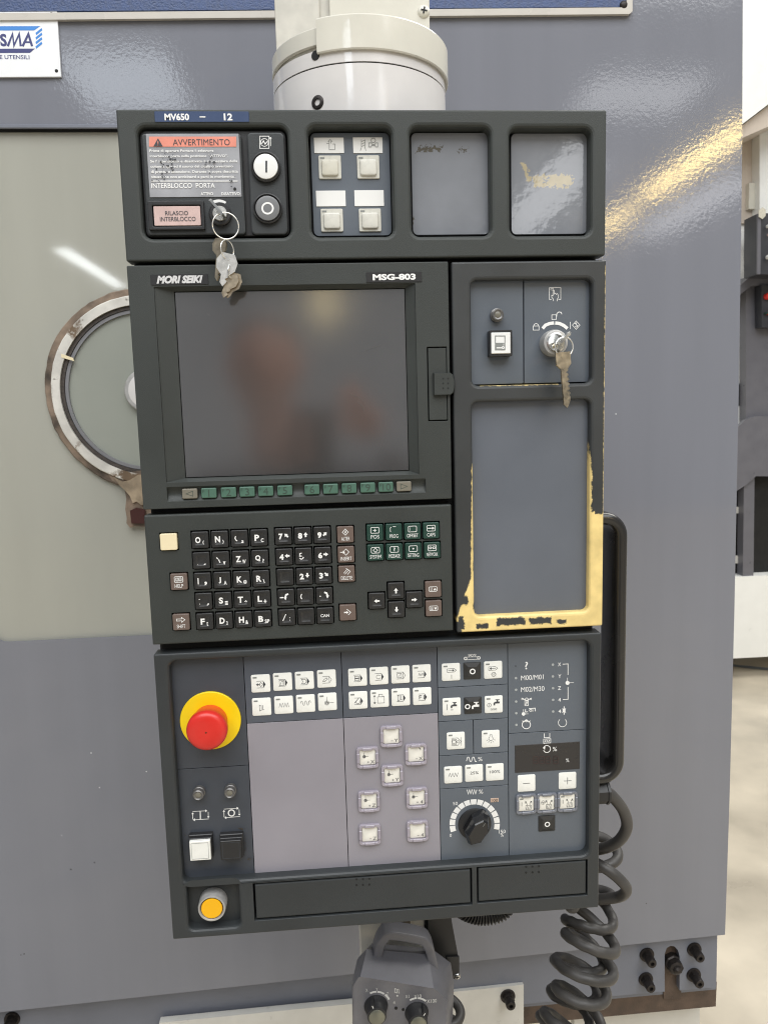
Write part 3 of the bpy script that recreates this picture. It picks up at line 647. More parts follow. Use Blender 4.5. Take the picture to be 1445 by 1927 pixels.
# ---- lower operating module
LP = .0105
front('operator_bezel', uvbox(0, 482.8, 430, 774, .0016), [(P(321, 1300)[0], V(716), P(1109, 1400)[0], V(490.5), .0075, .0035), qbox((350, 1664), (453, 1745), .006, 0, .0035), (P(477, 1690)[0], V(760.5), P(888, 1660)[0], V(720.5), .0006, .0005), (P(897, 1650)[0], V(759.5), P(1105, 1650)[0], V(720.0), .0006, .0005)], K['housing2'])
X0 = P(321, 1300)[0] - .003; X5 = P(1109, 1400)[0] + .003; TOP = V(488); BOT = V(718)
def lx(px, py): return P(px, py, LP)[0]
def lz(px, py): return P(px, py, LP)[1]
xa = lx(468, 1430); xb = lx(648.5, 1420); xc = lx(825.5, 1410); xd = lx(956, 1400)
z1 = lz(402, 1444); z2 = lz(735, 1346.5); z2b = lz(556, 1352); z3 = lz(889, 1291); z4 = lz(889, 1354.8); z5 = lz(889, 1419); z6 = lz(889, 1481.3); z7 = lz(1028, 1376.5); xm = lx(890.5, 1387)
G = .00035
for q, k in (((X0, z1, xa, TOP), 'memb2'), ((X0, BOT, xa, z1), 'memb2'), ((xa, z2, xb, TOP), 'memb3'), ((xa, BOT, xb, z2), 'lilac'), ((xb, z2, xc, TOP), 'memb3'), ((xb, BOT, xc, z2), 'lilac'), ((xc, z3, xd, TOP), 'memb'), ((xc, z4, xd, z3), 'memb'),
             ((xc, z5, xm, z4), 'memb'), ((xm, z5, xd, z4), 'memb'), ((xc, z6, xd, z5), 'memb'), ((xc, BOT, xd, z6), 'memb'), ((xd, z7, X5, TOP), 'memb'), ((xd, BOT, X5, z7), 'memb')):
    bm = bmesh.new(); slab(bm, q[0] + G, q[1] + G, q[2] - G, q[3] - G, .0002, LP, T - .0003, .0001, 1); fin('membrane_panel', bm, K[k], CP)
# membrane keys
wk = {}
def mkey(px, py, m, w=18.2, h=17.8, hgt=.0006, bev=.0004, name='membrane_key'):
    x, z = P(px, py, LP - hgt); key = (m, w, h, hgt)
    if key not in wk:
        bm = bmesh.new()
        if m == 'key':                             # black pyramid cap
            L = [[(a, -hgt - .0016, c) for a, c in rr(-.0045, -.0045, .0045, .0045, .0008)], [(a, -hgt, c) for a, c in rr(-w / 2000 + .0006, -h / 2000 + .0006, w / 2000 - .0006, h / 2000 - .0006, .0008)], [(a, .0005, c) for a, c in rr(-w / 2000, -h / 2000, w / 2000, h / 2000, .0012)]]
            loft(bm, L)
        else:
            slab(bm, -w / 2000, -h / 2000, w / 2000, h / 2000, .0016, -hgt, .0005, bev, 2)
        wk[key] = mesh(bm, 30 if m != 'key' else None); wk[key].materials.append(K[m])
    o = put(name, wk[key], None, CP, (x, LP, z))
    return o, Leg(lambda a, b: (x + a * w / 2000, z + b * h / 2000), LP - hgt - (.0016 if m == 'key' else 0))
def lampmark(l): l.poly([(-.80, .62), (-.38, .62), (-.38, .77), (-.80, .77)])
def house(l, fill=True):
    l.line([(-.42, .28), (.28, .28)], .32); l.line([(-.42, -.48), (.28, -.48)], .32); l.line([(.28, .28), (.28, -.48)], .32)
    if fill: l.poly([(.28, .28), (.52, -.1), (.28, -.48)])
    else: l.line([(.28, .28), (.52, -.1), (.28, -.48)], .3)
def zig(l, x0=-.5, x1=.55, z=.0, a=.24, n=8, w=.35): l.line([(x0 + (x1 - x0) * k / n, z + (a if k % 2 else -a)) for k in range(n + 1)], w)
def wave(l, w=.35, z=.06, a=.24): l.line([(-.5 + 1.05 * k / 24, z + a * max(-1, min(1, 1.5 * sin(k / 24 * 5 * pi)))) for k in range(25)], w)
def target(l, cx=0, cz=-.15, s=1.0):
    l.line([(cx, cz), (cx, cz + .7 * s)], .32); l.line([(cx, cz), (cx + .75 * s, cz + .02)], .32); l.arc(cx, cz, .24 * s, 0, 360, .32, 14); l.arc(cx, cz, .13 * s, 0, 360, .5, 10)
def door_(l, dx=0, dz=-.1): l.line([(-.22 + dx, .32 + dz), (-.02 + dx, .2 + dz), (-.02 + dx, -.26 + dz), (-.22 + dx, -.36 + dz)], .35, True); l.line([(.04 + dx, .26 + dz), (.12 + dx, .26 + dz), (.12 + dx, -.22 + dz), (.26 + dx, -.22 + dz)], .35)
def i1(l): house(l); l.line([(-.2, -.1), (.02, .14), (.22, -.1), (.02, -.34)], .32, True); l.arrow((-.06, -.1), (-.5, -.1), .6, .22)
def i2(l): house(l); l.line([(-.34, .18), (.16, .18), (.16, -.38), (-.34, -.38)], .32, True); l.line([(-.24, -.3), (-.1, .08), (.06, .08), (.06, -.3)], .32)
def i3(l): house(l); l.line([(-.3, .14), (.08, .14), (.2, -.1), (.08, -.34), (-.3, -.34), (-.16, -.1)], .34, True)
def i4(l): house(l, False); l.line([(-.42, -.26), (-.3, -.1), (0, .12), (.12, -.04), (-.18, -.28)], .34, True)
def j1(l): house(l); l.line([(-.3, .14), (.14, .14), (.14, -.34), (-.3, -.34)], .32, True); l.line([(-.28, -.1), (.12, -.1)], .9)
def j2(l): house(l); l.arc(-.06, -.1, .22, 30, 330, .34, 12)
def j3(l): house(l, False); l.line([(-.36, .14), (.1, .14), (.1, -.34), (-.36, -.34)], .32, True); l.line([(-.26, -.24), (.02, .04)], .32)
def j4(l): house(l); zig(l, -.34, .24, -.1, .14, 8, .3)
def j5(l): house(l); l.line([(-.4, -.3), (.1, .3)], .5); l.arc(-.02, -.16, .22, 180, 400, .4, 10)
def j6(l): l.arrow((-.55, .3), (-.55, -.6), .35, .2); l.disc(-.55, .32, .09); l.line([(-.22, -.5), (.5, -.5), (.5, .22), (-.22, .22)], .34, True); l.line([(-.08, .22), (-.08, .5), (.32, .5), (.32, .22)], .34)
def j7(l): house(l); door_(l, -.1, -.06)
def j8(l): house(l); l.text('F1', -.34, -.34, .22, .14)
for (px, py), fn in zip(((490.8, 1286.3), (532, 1283.1), (573.1, 1280.5), (614.6, 1277.3), (492.6, 1330.2), (534.2, 1326.8), (575.2, 1323.9), (616.2, 1320.7), (673, 1274.7), (713, 1272), (753.5, 1269.4), (793.2, 1267.3), (674, 1317.8), (714.3, 1314.7), (754, 1312), (794.2, 1310.2)),
                        (i1, i2, i3, i4, lambda l: door_(l), lambda l: zig(l), lambda l: wave(l), lambda l: target(l, -.06, -.12), j1, j2, j3, j4, j5, j6, j7, j8)):
    o, l = mkey(px, py, 'white'); fn(l); l.done('key_symbol', K['dink'], o)
    l = Leg(l.f, l.y); lampmark(l); l.done('lamp_window', K['gink'], o)
# axis keys in clear guards
def guard(bm, x, z, s, ys):
    """raised clear rim with four clipped lugs"""
    o_ = rr(x - s, z - s, x + s, z + s, .0028); i_ = rr(x - s * .76, z - s * .76, x + s * .76, z + s * .76, .002)
    L = [[(a, LP + .0004, c) for a, c in o_], [(a, ys + .0006, c) for a, c in o_], [(x + (a - x) * .965, ys, z + (c - z) * .965) for a, c in o_], [(x + (a - x) * 1.05, ys, z + (c - z) * 1.05) for a, c in i_], [(a, ys + .0006, c) for a, c in i_], [(a, LP + .0004, c) for a, c in i_]]
    loft(bm, L, False, False)
    for dx, dz in ((0, 1), (0, -1), (1, 0), (-1, 0)):
        w, h = (s * .46, s * .13) if dz else (s * .13, s * .46)
        slab(bm, x + dx * s * .86 - w, z + dz * s * .86 - h, x + dx * s * .86 + w, z + dz * s * .86 + h, .0006, ys - .0009, ys + .0004, .0004, 1)
for px, py, s, t in ((736.1, 1385.1, '-Y', 0), (691.7, 1425.1, '+X', 1), (782.4, 1419, '-X', 2), (738, 1458.8, '+Y', 1), (694.3, 1507.4, '+Z', 1), (784.2, 1500.8, '+4', 1), (695.9, 1569.7, '-Z', 0), (785.5, 1563.1, '-4', 0)):
    o, l = mkey(px, py, 'whiteold', 16.0, 16.0, .0012, .0008, 'axis_key')
    l.line([(-.05, -.62), (.2, -.62)], .35)
    if s[0] == '+': l.line([(.075, -.74), (.075, -.50)], .35)
    l.text(s[1], .36, -.82, .82, -.38)
    if t == 1: target(l, -.42, .12, .75)
    if t == 2: l.line([(.38, .8), (.56, .68), (.6, .48)], .6)
    l.done('key_lettering', K['dink'], o)
    x, z = P(px, py, LP - .001); bm = bmesh.new(); guard(bm, x, z, .0108, LP - .0028); fin('key_guard', bm, K['guard'], o)
# right-hand keys
def tap(l, cx, cz, s=1.0, w=.5):
    l.poly([(cx - .3 * s, cz - .1 * s), (cx + .34 * s, cz - .1 * s), (cx + .34 * s, cz + .16 * s), (cx - .3 * s, cz + .16 * s)]); l.poly([(cx - .08 * s, cz + .16 * s), (cx + .12 * s, cz + .16 * s), (cx + .12 * s, cz + .4 * s), (cx - .08 * s, cz + .4 * s)])
    l.poly([(cx - .26 * s, cz + .4 * s), (cx + .3 * s, cz + .4 * s), (cx + .3 * s, cz + .5 * s), (cx - .26 * s, cz + .5 * s)]); l.poly([(cx - .5 * s, cz - .34 * s), (cx - .3 * s, cz - .34 * s), (cx - .3 * s, cz + .12 * s), (cx - .5 * s, cz + .02 * s)])
def Oring(l, cx=0, cz=0, r=.26, w=1.1): l.arc(cx, cz, r, 0, 360, w, 18)
def wk_(px, py, fn, m='white', lm=True, ink='dink'):
    o, l = mkey(px, py, m)
    fn(l); l.done('key_symbol', K[ink], o)
    if lm: l = Leg(l.f, l.y); lampmark(l); l.done('lamp_window', K['gink'], o)
wk_(848.4, 1264.8, lambda l: (l.line([(-.4, .4), (.35, .4), (.58, .2), (.35, 0), (-.4, 0)], .35, True), l.arrow((-.3, .2), (.36, .2), .35, .2), l.line([(.05, -.3), (.05, -.75)], .45)))
wk_(888.3, 1262.5, Oring, 'key', False, 'ink')
wk_(927.6, 1260.7, lambda l: (l.line([(-.5, .38), (.25, .38), (.5, .18), (.25, -.02), (-.5, -.02)], .35, True), l.arrow((.3, .18), (-.4, .18), .35, .2), l.arc(.05, -.5, .24, 0, 360, .35, 14), l.line([(-.19, -.46), (.29, -.46)], .3), l.line([(.05, -.5), (.05, -.74)], .3)))
wk_(849.7, 1329.9, lambda l: (l.line([(-.5, .3), (-.5, -.35)], .45), tap(l, .3, .12, .8), l.line([(-.12, -.36), (.14, -.36)], .5)))
wk_(889.5, 1327.6, lambda l: (Oring(l, -.62, -.02, .24), tap(l, .32, .0, .95)), 'key', False, 'ink')
wk_(928.7, 1325.6, lambda l: (l.arc(-.5, -.04, .22, 0, 360, .35, 14), l.line([(-.5, .08), (-.5, -.16)], .35), tap(l, .38, .18, .8), l.text('GOO', -.36, -.66, .34, -.44)))
wk_(857.5, 1394.1, lambda l: (l.line([(-.5, .34), (.2, .34), (.6, -.1), (.2, -.54), (-.5, -.54)], .32), l.line([(-.42, .2), (.04, .2), (.04, -.4), (-.42, -.4)], .32, True), l.arc(-.2, -.1, .2, 0, 360, .32, 12), l.arc(.24, -.1, .14, 0, 360, .32, 12), l.line([(.6, .4), (.6, -.6)], .25)))
wk_(923, 1390.4, lambda l: (l.arc(.02, .04, .24, 120, 420, .32, 12), l.line([(-.1, .26), (-.1, .5), (.14, .5), (.14, .26)], .32), [l.line([(.02 + .32 * cos(a), .02 + .32 * sin(a)), (.02 + .52 * cos(a), .02 + .52 * sin(a))], .3) for a in [radians(k) for k in (200, 235, 270, 305, 340)]]))
wk_(852.5, 1458.2, lambda l: zig(l, -.52, .56, 0, .24, 7, .35)); wk_(891.8, 1455, lambda l: l.text('25%', -.44, -.12, .5, .22)); wk_(930.8, 1453.2, lambda l: l.text('100%', -.58, -.1, .58, .24))
wk_(990.4, 1474, lambda l: l.line([(-.4, 0), (.4, 0)], .5), lm=False); wk_(1067.4, 1469.2, lambda l: (l.line([(-.42, 0), (.42, 0)], .5), l.line([(0, -.42), (0, .42)], .5)), lm=False)
wk_(1028.5, 1549.6, lambda l: Oring(l, 0, 0, .25), 'key', False, 'ink')
def spin(l):
    l.line([(-.06, -.74), (.62, -.74), (.62, -.2), (-.06, -.2)], .32, True)
    for k in range(3): l.line([(.02 + k * .2, -.68), (.14 + k * .2, -.26)], .3)
    l.line([(.1, -.2), (.1, .06)], .32); l.line([(.46, -.2), (.46, .06)], .32); l.arrow((.1, .1), (-.14, .36), .32, .16); l.arrow((.46, .1), (.7, .36), .32, .16); l.line([(-.16, .12), (.1, .12)], .3); l.line([(.46, .12), (.74, .12)], .3)
gd = []
for k, (px, py) in enumerate(((989.7, 1512.8), (1028.3, 1510.8), (1066.9, 1508.2))):
    o, l = mkey(px, py, 'whiteold', 16.2, 16.0, .0014, .0010, 'spindle_key')
    if k == 1: l.arc(-.45, .08, .24, 0, 360, .35, 14); l.line([(-.69, .1), (-.21, .1)], .3); l.line([(-.45, .08), (-.45, -.16)], .3)
    else: l.line([(-.56, .26), (-.56, -.28)], .45)
    spin(l); l.done('key_symbol', K['dink'], o); gd.append((o, P(px, py, LP - .001)))
    if k != 1: l = Leg(l.f, l.y); lampmark(l); l.done('lamp_window', K['gink'], o)
    x, z = gd[-1][1]; bm = bmesh.new(); guard(bm, x, z, .0106, LP - .0022); fin('key_guard', bm, K['guard2'], o)
# printed legends of the right columns
l = L_(Z2, LP); l.line([(283, 116), (400, 112)], .45); l.line([(283, 138), (400, 133)], .45); l.arc(287, 127, 11, 0, 360, .8, 12); l.arc(397, 122, 11, 0, 360, .8, 12); l.text('909', 308, 92, 374, 110); l.done('conveyor_symbol', K['ink'], CP)
l = L_(Z2, LP); l.text('%', 390, 940, 426, 972); l.line([(295 + 84 * k / 24, 958 + 18 * max(-1, min(1, 1.5 * sin(k / 24 * 4 * pi + 2.6)))) for k in range(25)], .7); l.done('rapid_symbol', K['ink'], CP)
l = L_(Z2, LP); l.text('%', 396, 1208, 432, 1240); l.line([(300 + 80 * k / 8, 1226 + (18 if k % 2 else -18)) for k in range(9)], .7); l.done('feed_symbol', K['ink'], CP)
l = L_(Z2, LP); l.text('?', 770, 154, 808, 216, .015); l.text('M00/M01', 744, 268, 930, 298); l.text('M02/M30', 744, 364, 936, 394)
for q, (a, b) in (('X', (1060, 176)), ('Y', (1062, 273)), ('Z', (1060, 371)), ('4', (1060, 467)), ('4', (1062, 562))): l.text(q, a - 13, b - 14, a + 13, b + 14, .01)
l.line([(1086, 174), (1130, 172), (1130, 262)], .7); l.line([(1088, 465), (1130, 463), (1130, 362)], .7); l.line([(1126, 285), (1126, 312)], .5); l.disc(1126, 328, 17); l.line([(1143, 327), (1178, 326)], .5)
l.done('indicator_lettering', K['ink'], CP); l = L_(Z2, LP)
l.line([(775, 470), (803, 470), (803, 516), (775, 516)], .6, True); l.line([(780, 508), (790, 480)], .6); l.line([(788, 508), (798, 480)], .6); l.arc(790, 464, 12, 0, 360, .6, 10); l.line([(748, 452), (776, 466)], .7); l.line([(832, 452), (804, 466)], .7); l.arc(755, 461, 7, 0, 360, .5, 8); l.arc(824, 461, 7, 0, 360, .5, 8)
l.disc(764, 584, 15); l.line([(764, 570), (764, 545)], .5); l.line([(779, 584), (804, 583)], .5); l.line([(780, 545), (780, 568), (800, 566)], .8); l.line([(808, 540), (860, 536), (860, 562)], .8); l.arc(822, 554, 9, 0, 360, .6, 10); l.line([(840, 546), (840, 566)], .7)
l.arc(787, 672, 34, 0, 360, .8, 24); l.line([(754, 640), (772, 650)], .8); l.line([(820, 640), (802, 650)], .8); l.arc(787, 640, 9, 0, 360, .7, 10)
l.done('indicator_symbol', K['ink'], CP); l = L_(Z2, LP)
for k in range(3): l.line([(1098 + 16 * cos(radians(90 + 60 * k)), 556 + 34 * sin(radians(90 + 60 * k))), (1098 - 16 * cos(radians(90 + 60 * k)), 556 - 34 * sin(radians(90 + 60 * k)))], .9)
l.arc(1098, 556, 10, 0, 360, .6, 10); l.done('chuck_symbol', K['ink'], CP); l = L_(Z2, LP); l.arc(1085, 656, 34, -50, 230, .6, 20)
l.done('cycle_arc', K['ink'], CP); l = L_(Z2, LP)
l.line([(935, 745), (935, 780), (980, 778), (980, 743)], .7); l.line([(930, 792), (988, 788), (988, 822), (930, 826)], .6, True)
for k in range(3): l.line([(938 + 15 * k, 818), (950 + 15 * k, 796)], .7)
l.done('spindle_symbol', K['ink'], CP); l = L_(Z2, LP)
l.text('50', 184, 1310, 223, 1334); l.text('0', 156, 1572, 174, 1596); l.text('150', 562, 1540, 616, 1566); l.text('%', 574, 1568, 601, 1594)
l.done('dial_figures', K['ink'], CP)
l = L_(Z2, LP)
for a, b in ((702, 289), (703, 385), (704, 482), (705, 578), (706, 674), (1006, 178), (1006, 275), (1007, 372), (1008, 468), (1008, 564)): l.disc(a, b, 10.5)
l.done('indicator_dots', mat('dim_indicator', (.36, .38, .38), .3), CP)
l = L_(Z2, LP); l.disc(700, 190, 6); l.done('indicator_dots', K['dink'], CP)
o = strip('percent_mark_plate', Z2, LP, (494, 1282), (560, 1310), mat('pale_orange', (.62, .44, .33), .5), .0002, .0002); l = L_(Z2, LP - .0002); l.text('100', 501, 1284, 553, 1308, .01); l.done('lettering', K['dink'], o)
# speed display window
o = strip('speed_display', Z2, LP, (694, 844), (1227, 1038), mat('smoked_window', (.030, .028, .028), .3, spec=.4), .0003, .0004)
l = L_(Z2, LP - .0005); l.arc(957, 873, 29, -160, 160, .75, 20); l.poly([(922, 862), (944, 852), (940, 880)]); l.text('%', 1004, 857, 1039, 890); l.text('%', 1113, 952, 1140, 980); l.done('display_legends', K['ink'], o)
l = L_(Z2, LP - .0005)
for cx in (865, 915, 965, 1030):
    for pts in ([(-16, -26), (16, -28)], [(-16, 4), (16, 2)], [(-16, 32), (16, 30)], [(-18, -24), (-18, 0)], [(18, -26), (18, -2)], [(-18, 6), (-18, 30)], [(18, 4), (18, 28)]): l.line([(cx + a, 962 + b) for a, b in pts], .8)
l.done('unlit_digits', mat('unlit_red_segment', (.042, .024, .024), .4), o)
# override dial
dcx, dcz = 363, 1492
l = L_(Z2, LP); rr_ = 184
angs = [200, 183.5, 167, 150.5, 134, 117.5, 101, 84.5, 68, 51.5, 35, 18.5, 2, -14.5]
for a0, a1 in zip(angs, angs[1:]): l.line([(dcx + rr_ * cos(radians(t)), dcz - rr_ * sin(radians(t))) for t in [a0 - 1 + (a1 - a0 + 2.2) * k / 4 for k in range(5)]], 5.6)
l.done('dial_scale', K['ink'], CP)
x, z = zoom(*Z2, LP)(dcx, dcz)
bm = bmesh.new(); lathe(bm, [(.0135, LP - .0025), (.0165, LP - .0015), (.0172, LP + .0003)], x, z, 40); dial = fin('override_dial', bm, K['black'], CP, 40)
bm = bmesh.new(); L = []; ax = radians(58)            # pointer knob: a long hexagon in plan, tapering
hexp = [(-.0170, 0), (-.0085, .0095), (.0085, .0100), (.0185, .0030), (.0185, -.0030), (.0085, -.0100), (-.0085, -.0095)]
for s, dy in ((1, -.002), (.98, -.010), (.80, -.0175), (.72, -.0185)): L.append([(x + (p * cos(ax) - q * sin(ax)) * s, LP + dy, z + (p * sin(ax) + q * cos(ax)) * s) for p, q in hexp])
loft(bm, L[::-1]); fin('pointer_knob', bm, mat('gloss_black', (.012, .012, .013), .14, var=.05), dial)
l = Leg(lambda a, b: (x + a * cos(ax) - b * sin(ax), z + a * sin(ax) + b * cos(ax)), LP - .0186); l.line([(.009, 0), (.0128, 0)], .45); l.done('pointer_line', K['gink'], dial)
# emergency stop
x, z = P(397, 1355, LP)
bm = bmesh.new(); lathe(bm, [(.0100, LP - .0022), (.0286, LP - .0022), (.0290, LP - .0018), (.0290, LP + .0003)], x, z, 64); es = fin('emergency_stop', bm, K['yellow'], CP, 30, 'red mushroom emergency stop on a yellow disc')
bm = bmesh.new(); lathe(bm, [(.0163, LP - .024), (.0163, LP - .0015)], x, z, 48, False, False); fin('stem', bm, K['orange'], es, 40)
bm = bmesh.new(); lathe(bm, [(.0009, -.0186), (.0009, -.0192), (.0080, -.0192), (.0145, -.0187), (.0168, -.0178), (.0184, -.0160), (.0190, -.0136), (.0190, -.0085), (.0182, -.0070), (.0168, -.0066)], x, z, 64); fin('mushroom_cap', bm, K['red'], es, 50)
bm = bmesh.new(); lathe(bm, [(.0008, -.01925), (.0008, -.0185)], x, z, 12); fin('centre_pin', bm, K['brownr'], es)
# left lamps and cycle buttons
led(Z1, 353, 1132, LP, .010, .0052); led(Z1, 579, 1117, LP, .010, .0052)
l = L_(Z1, LP)
l.arrow((316, 1300), (316, 1250), .5, 12); l.arrow((316, 1243), (420, 1238), .5, 14); l.arrow((427, 1246), (428, 1290), .5, 12); l.arrow((432, 1296), (318, 1303), .5, 14); l.line([(370, 1242), (371, 1298)], .9)
l.arrow((541, 1285), (539, 1232), .5, 12); l.arrow((539, 1226), (645, 1219), .5, 14); l.arrow((648, 1228), (650, 1272), .5, 12); l.arrow((654, 1278), (543, 1288), .5, 14); l.arc(593, 1253, 22, 0, 360, 1.1, 20); l.done('cycle_symbols', K['ink'], CP)
for (cx, cz, m) in ((369, 1525, 'cap_w'), (590, 1521, 'cap_k')):
    K['cap_w'] = K['white']; K['cap_k'] = K['black']
    x, z = zoom(*Z1, LP - .012)(cx, cz); h = .0108
    bm = bmesh.new(); slab(bm, x - .0113, z - .0113, x + .0113, z + .0128, .0006, LP - .0055, LP + .0003, .0006, 1); b = fin('cycle_button', bm, K['black'], CP, None, 'white square push button' if m == 'cap_w' else 'black square push button')
    bm = bmesh.new(); slab(bm, x - h, z - h, x + h, z + h, .0005, LP - .0085, LP - .005, .0005, 1); fin('button_collar', bm, K['black'], b)
    bm = bmesh.new(); h = .0099; slab(bm, x - h, z - h, x + h, z + h, .0004, LP - .0122, LP - .008, .0004, 1); fin('button_cap', bm, K[m], b)
    l = Leg(lambda a, c: (x + a, z + c), LP - .0122); h = .0081; l.line([(-h, -h), (h, -h), (h, h), (-h, h)], .3, True); l.done('cap_groove', K['gink'] if m == 'cap_w' else K['memb2'], b)
l = L_(Z1, LP); rn = random.Random(9)                   # grime in the corners
for cx, cz, sx, sz, n in ((660, 1366, 20, 7, 40), (690, 1480, 7, 70, 30), (720, 1582, 22, 6, 20), (185, 1500, 5, 80, 16), (330, 1408, 60, 4, 14)):
    for i in range(n):
        a, b, r = cx + rn.gauss(0, sx * .6), cz + rn.gauss(0, sz * .6), rn.uniform(.8, 3.2); l.poly([(a + r * cos(t) * rn.uniform(.6, 1.4), b + r * sin(t) * rn.uniform(.6, 1.4)) for t in [k * pi / 3 for k in range(6)]])
l.done('grime', mat('brown_grime', (.06, .045, .03), .7), CP)
# power button recess
x, z = P(398.8, 1710, -.002); 
bm = bmesh.new(); pslab(bm, (345, 1660), (457, 1750), .001, .0115, T, .0002, 1); fin('button_recess', bm, K['housing2'], CP)
bm = bmesh.new(); lathe(bm, [(.0108, -.0005), (.0118, -.0024), (.0130, -.0024), (.0136, -.0010), (.0138, .0118)], x, z, 48, False, True); pb = fin('ready_button', bm, K['alu'], CP, 35)
bm = bmesh.new(); lathe(bm, [(.0104, -.0012), (.0109, -.0002)], x, z, 40); fin('button_ring', bm, K['brownr'], pb)
bm = bmesh.new(); lathe(bm, [(.0100, -.0022), (.0104, -.0015), (.0104, 0)], x, z, 40); fin('button_face', bm, K['amber'], pb, 40)
# two drawers
for a, v0, v1, dots in (((P(480.5, 1690)[0], P(885.3, 1660)[0]), 722.1, 758.7, (683, 1659.5)), ((P(899.8, 1650)[0], P(1102.6, 1650)[0]), 721.5, 757.9, (1001.5, 1636))):
    bm = bmesh.new(); slab(bm, a[0], V(v1), a[1], V(v0), .0008, .0006, T, .0014, 2); dr = fin('drawer', bm, K['housing2'], CP)
    l = Leg(lambda p, q: P(p, q, .0006), .0006)
    for i in (-12, 0, 12):
        for j in (-5.5, 5.5): l.disc(dots[0] + i, dots[1] + j - i * .04, 2.0)
    l.done('grip_dimples', K['void'], dr)
bm = bmesh.new(); slab(bm, U(2), V(773), U(428), V(484.5), .002, T, .022, 0); fin('backing_plate', bm, K['void'], CP)
# side grab handle
bm = bmesh.new()
xi = P(1165, 1200, .025)[0] + .0015; xo = U(431); zt = P(1150, 976, .025)[1]; zbm = P(1150, 1466, .025)[1]; r = .018; yc = .046
path = [(xo - .002, yc, zt), (xi - r, yc, zt)] + [(xi - r + r * sin(t), yc, zt - r + r * cos(t)) for t in [k * pi / 16 for k in range(1, 9)]] + [(xi, yc, zt - r - (zt - zbm - 2 * r) * k / 6) for k in range(1, 6)] + [(xi - r + r * cos(t), yc, zbm + r - r * sin(t)) for t in [k * pi / 16 for k in range(0, 9)]] + [(xo - .002, yc, zbm)]
prof = [(a, b) for a, b in rr(-.023, -.0062, .023, .0062, .0058, 4)]
tube(bm, path, 1, prof=prof); fin('grab_handle', bm, K['handle'], CP, 50)
# ================================================================ KEYS
def keypts(L=.056, bow=.022, w=.0075, teeth=True, sq=False):
    """key outline, bow at the top, blade pointing down, hole side first"""
    b = bow / 2
    if sq: p = [(-b, 0), (b, 0), (b, -bow * .75), (b * .5, -bow), (w / 2, -bow)]
    else: p = [(-b * .6, 0), (b * .6, 0), (b, -bow * .35), (b * .9, -bow * .75), (b * .4, -bow), (w / 2, -bow)]
    z = -bow - .002
    if teeth:
        n = int((L - bow - .004) / .0042); 
        for k in range(n): p += [(w / 2, z - .0042 * k), (w / 2 - (.0016 if k % 2 else .0024), z - .0042 * k - .0016), (w / 2 - .0003, z - .0042 * k - .0032)]
    p += [(w / 2 - .001, -L + .003), (0, -L), (-w / 2, -L + .003), (-w / 2, -bow)]
    p += [(-b * .4, -bow), (-b * .9, -bow * .75), (-b, -bow * .35)] if not sq else [(-b * .5, -bow), (-b, -bow * .75)]
    return p
def key_obj(name, parent, hang, ang, pts, y, m, thick=.0019, yaw=0.0):
    """flat key hung by its bow at hang=(x, z), turned by ang in the picture and by yaw about its length"""
    bm = bmesh.new(); loft(bm, [[(a, -thick / 2, c + .004) for a, c in pts], [(a, thick / 2, c + .004) for a, c in pts]])
    bmesh.ops.recalc_face_normals(bm, faces=bm.faces)
    lathe(bm, [(.0021, -thick / 2 - .0002), (.0021, thick / 2 + .0002)], 0, 0, 12)
    bmesh.ops.transform(bm, matrix=Matrix.Rotation(radians(ang), 4, 'Y') @ Matrix.Rotation(radians(yaw), 4, 'Z'), verts=bm.verts)
    bmesh.ops.translate(bm, verts=bm.verts, vec=(hang[0], y, hang[1])); return fin(name, bm, m, parent)
def ring_obj(name, parent, c, r, y, tilt, m, wr=.0009):
    """split ring round c, turned by tilt about the vertical and leaning"""
    M_ = Matrix.Rotation(radians(tilt[0]), 4, 'Z') @ Matrix.Rotation(radians(tilt[1]), 4, 'X')
    pts = [Vector(c[:1] + (y,) + c[1:]) + M_ @ Vector((r * cos(t), 0, r * sin(t))) for t in [k * 2 * pi / 40 for k in range(40)]]
    bm = bmesh.new(); tube(bm, pts, wr, 8, True); return fin(name, bm, m, parent, 60)
def stuck_key(name, parent, c, ang, y0, m):
    """key turned in its lock: the bow sticks out towards the camera, its flat plane at ang in the picture"""
    bm = bmesh.new(); b = .0105
    pts = [(-.003, y0 + .004), (.003, y0 + .004), (.003, y0 - .003), (b * .8, y0 - .006), (b, y0 - .013), (b * .7, y0 - .020), (-b * .7, y0 - .020), (-b, y0 - .013), (-b * .8, y0 - .006), (-.003, y0 - .003)]
    loft(bm, [[(a, y, -.0011) for a, y in pts], [(a, y, .0011) for a, y in pts]])
    bmesh.ops.transform(bm, matrix=Matrix.Rotation(radians(-ang), 4, 'Y'), verts=bm.verts)
    bmesh.ops.translate(bm, verts=bm.verts, vec=(c[0], 0, c[1])); return fin(name, bm, m, parent)
x, z = KS1
KB = thing('key_bunch', (x, -.012, z), 'bunch of worn metal keys hanging from the switch beside the pink lamp', 'keys')
stuck_key('lock_key', KB, (x, z), 128, -.004, K['steel'])
rx, rz = P(425, 425, -.019); ring_obj('split_ring', KB, (rx, rz), .0110, -.019, (12, 0), K['chrome'], .0006)
hx, hz = P(428, 456, -.020); ring_obj('small_ring', KB, P(428, 470, -.020), .0080, -.020, (55, 0), K['chrome'], .0006)
key_obj('hanging_key', KB, P(414, 457, -.016), 7, keypts(.036, .014, .0045), -.0155, K['brass'], yaw=-25)
key_obj('hanging_key', KB, P(429, 486, -.022), 14, keypts(.028, .018, .006), -.0215, K['chrome'])
key_obj('hanging_key', KB, P(440, 521, -.018), 20, keypts(.023, .016, .006), -.0165, K['brass'])
key_obj('hanging_key', KB, P(436, 521, -.020), 24, keypts(.023, .014, .006), -.0195, K['brass'])
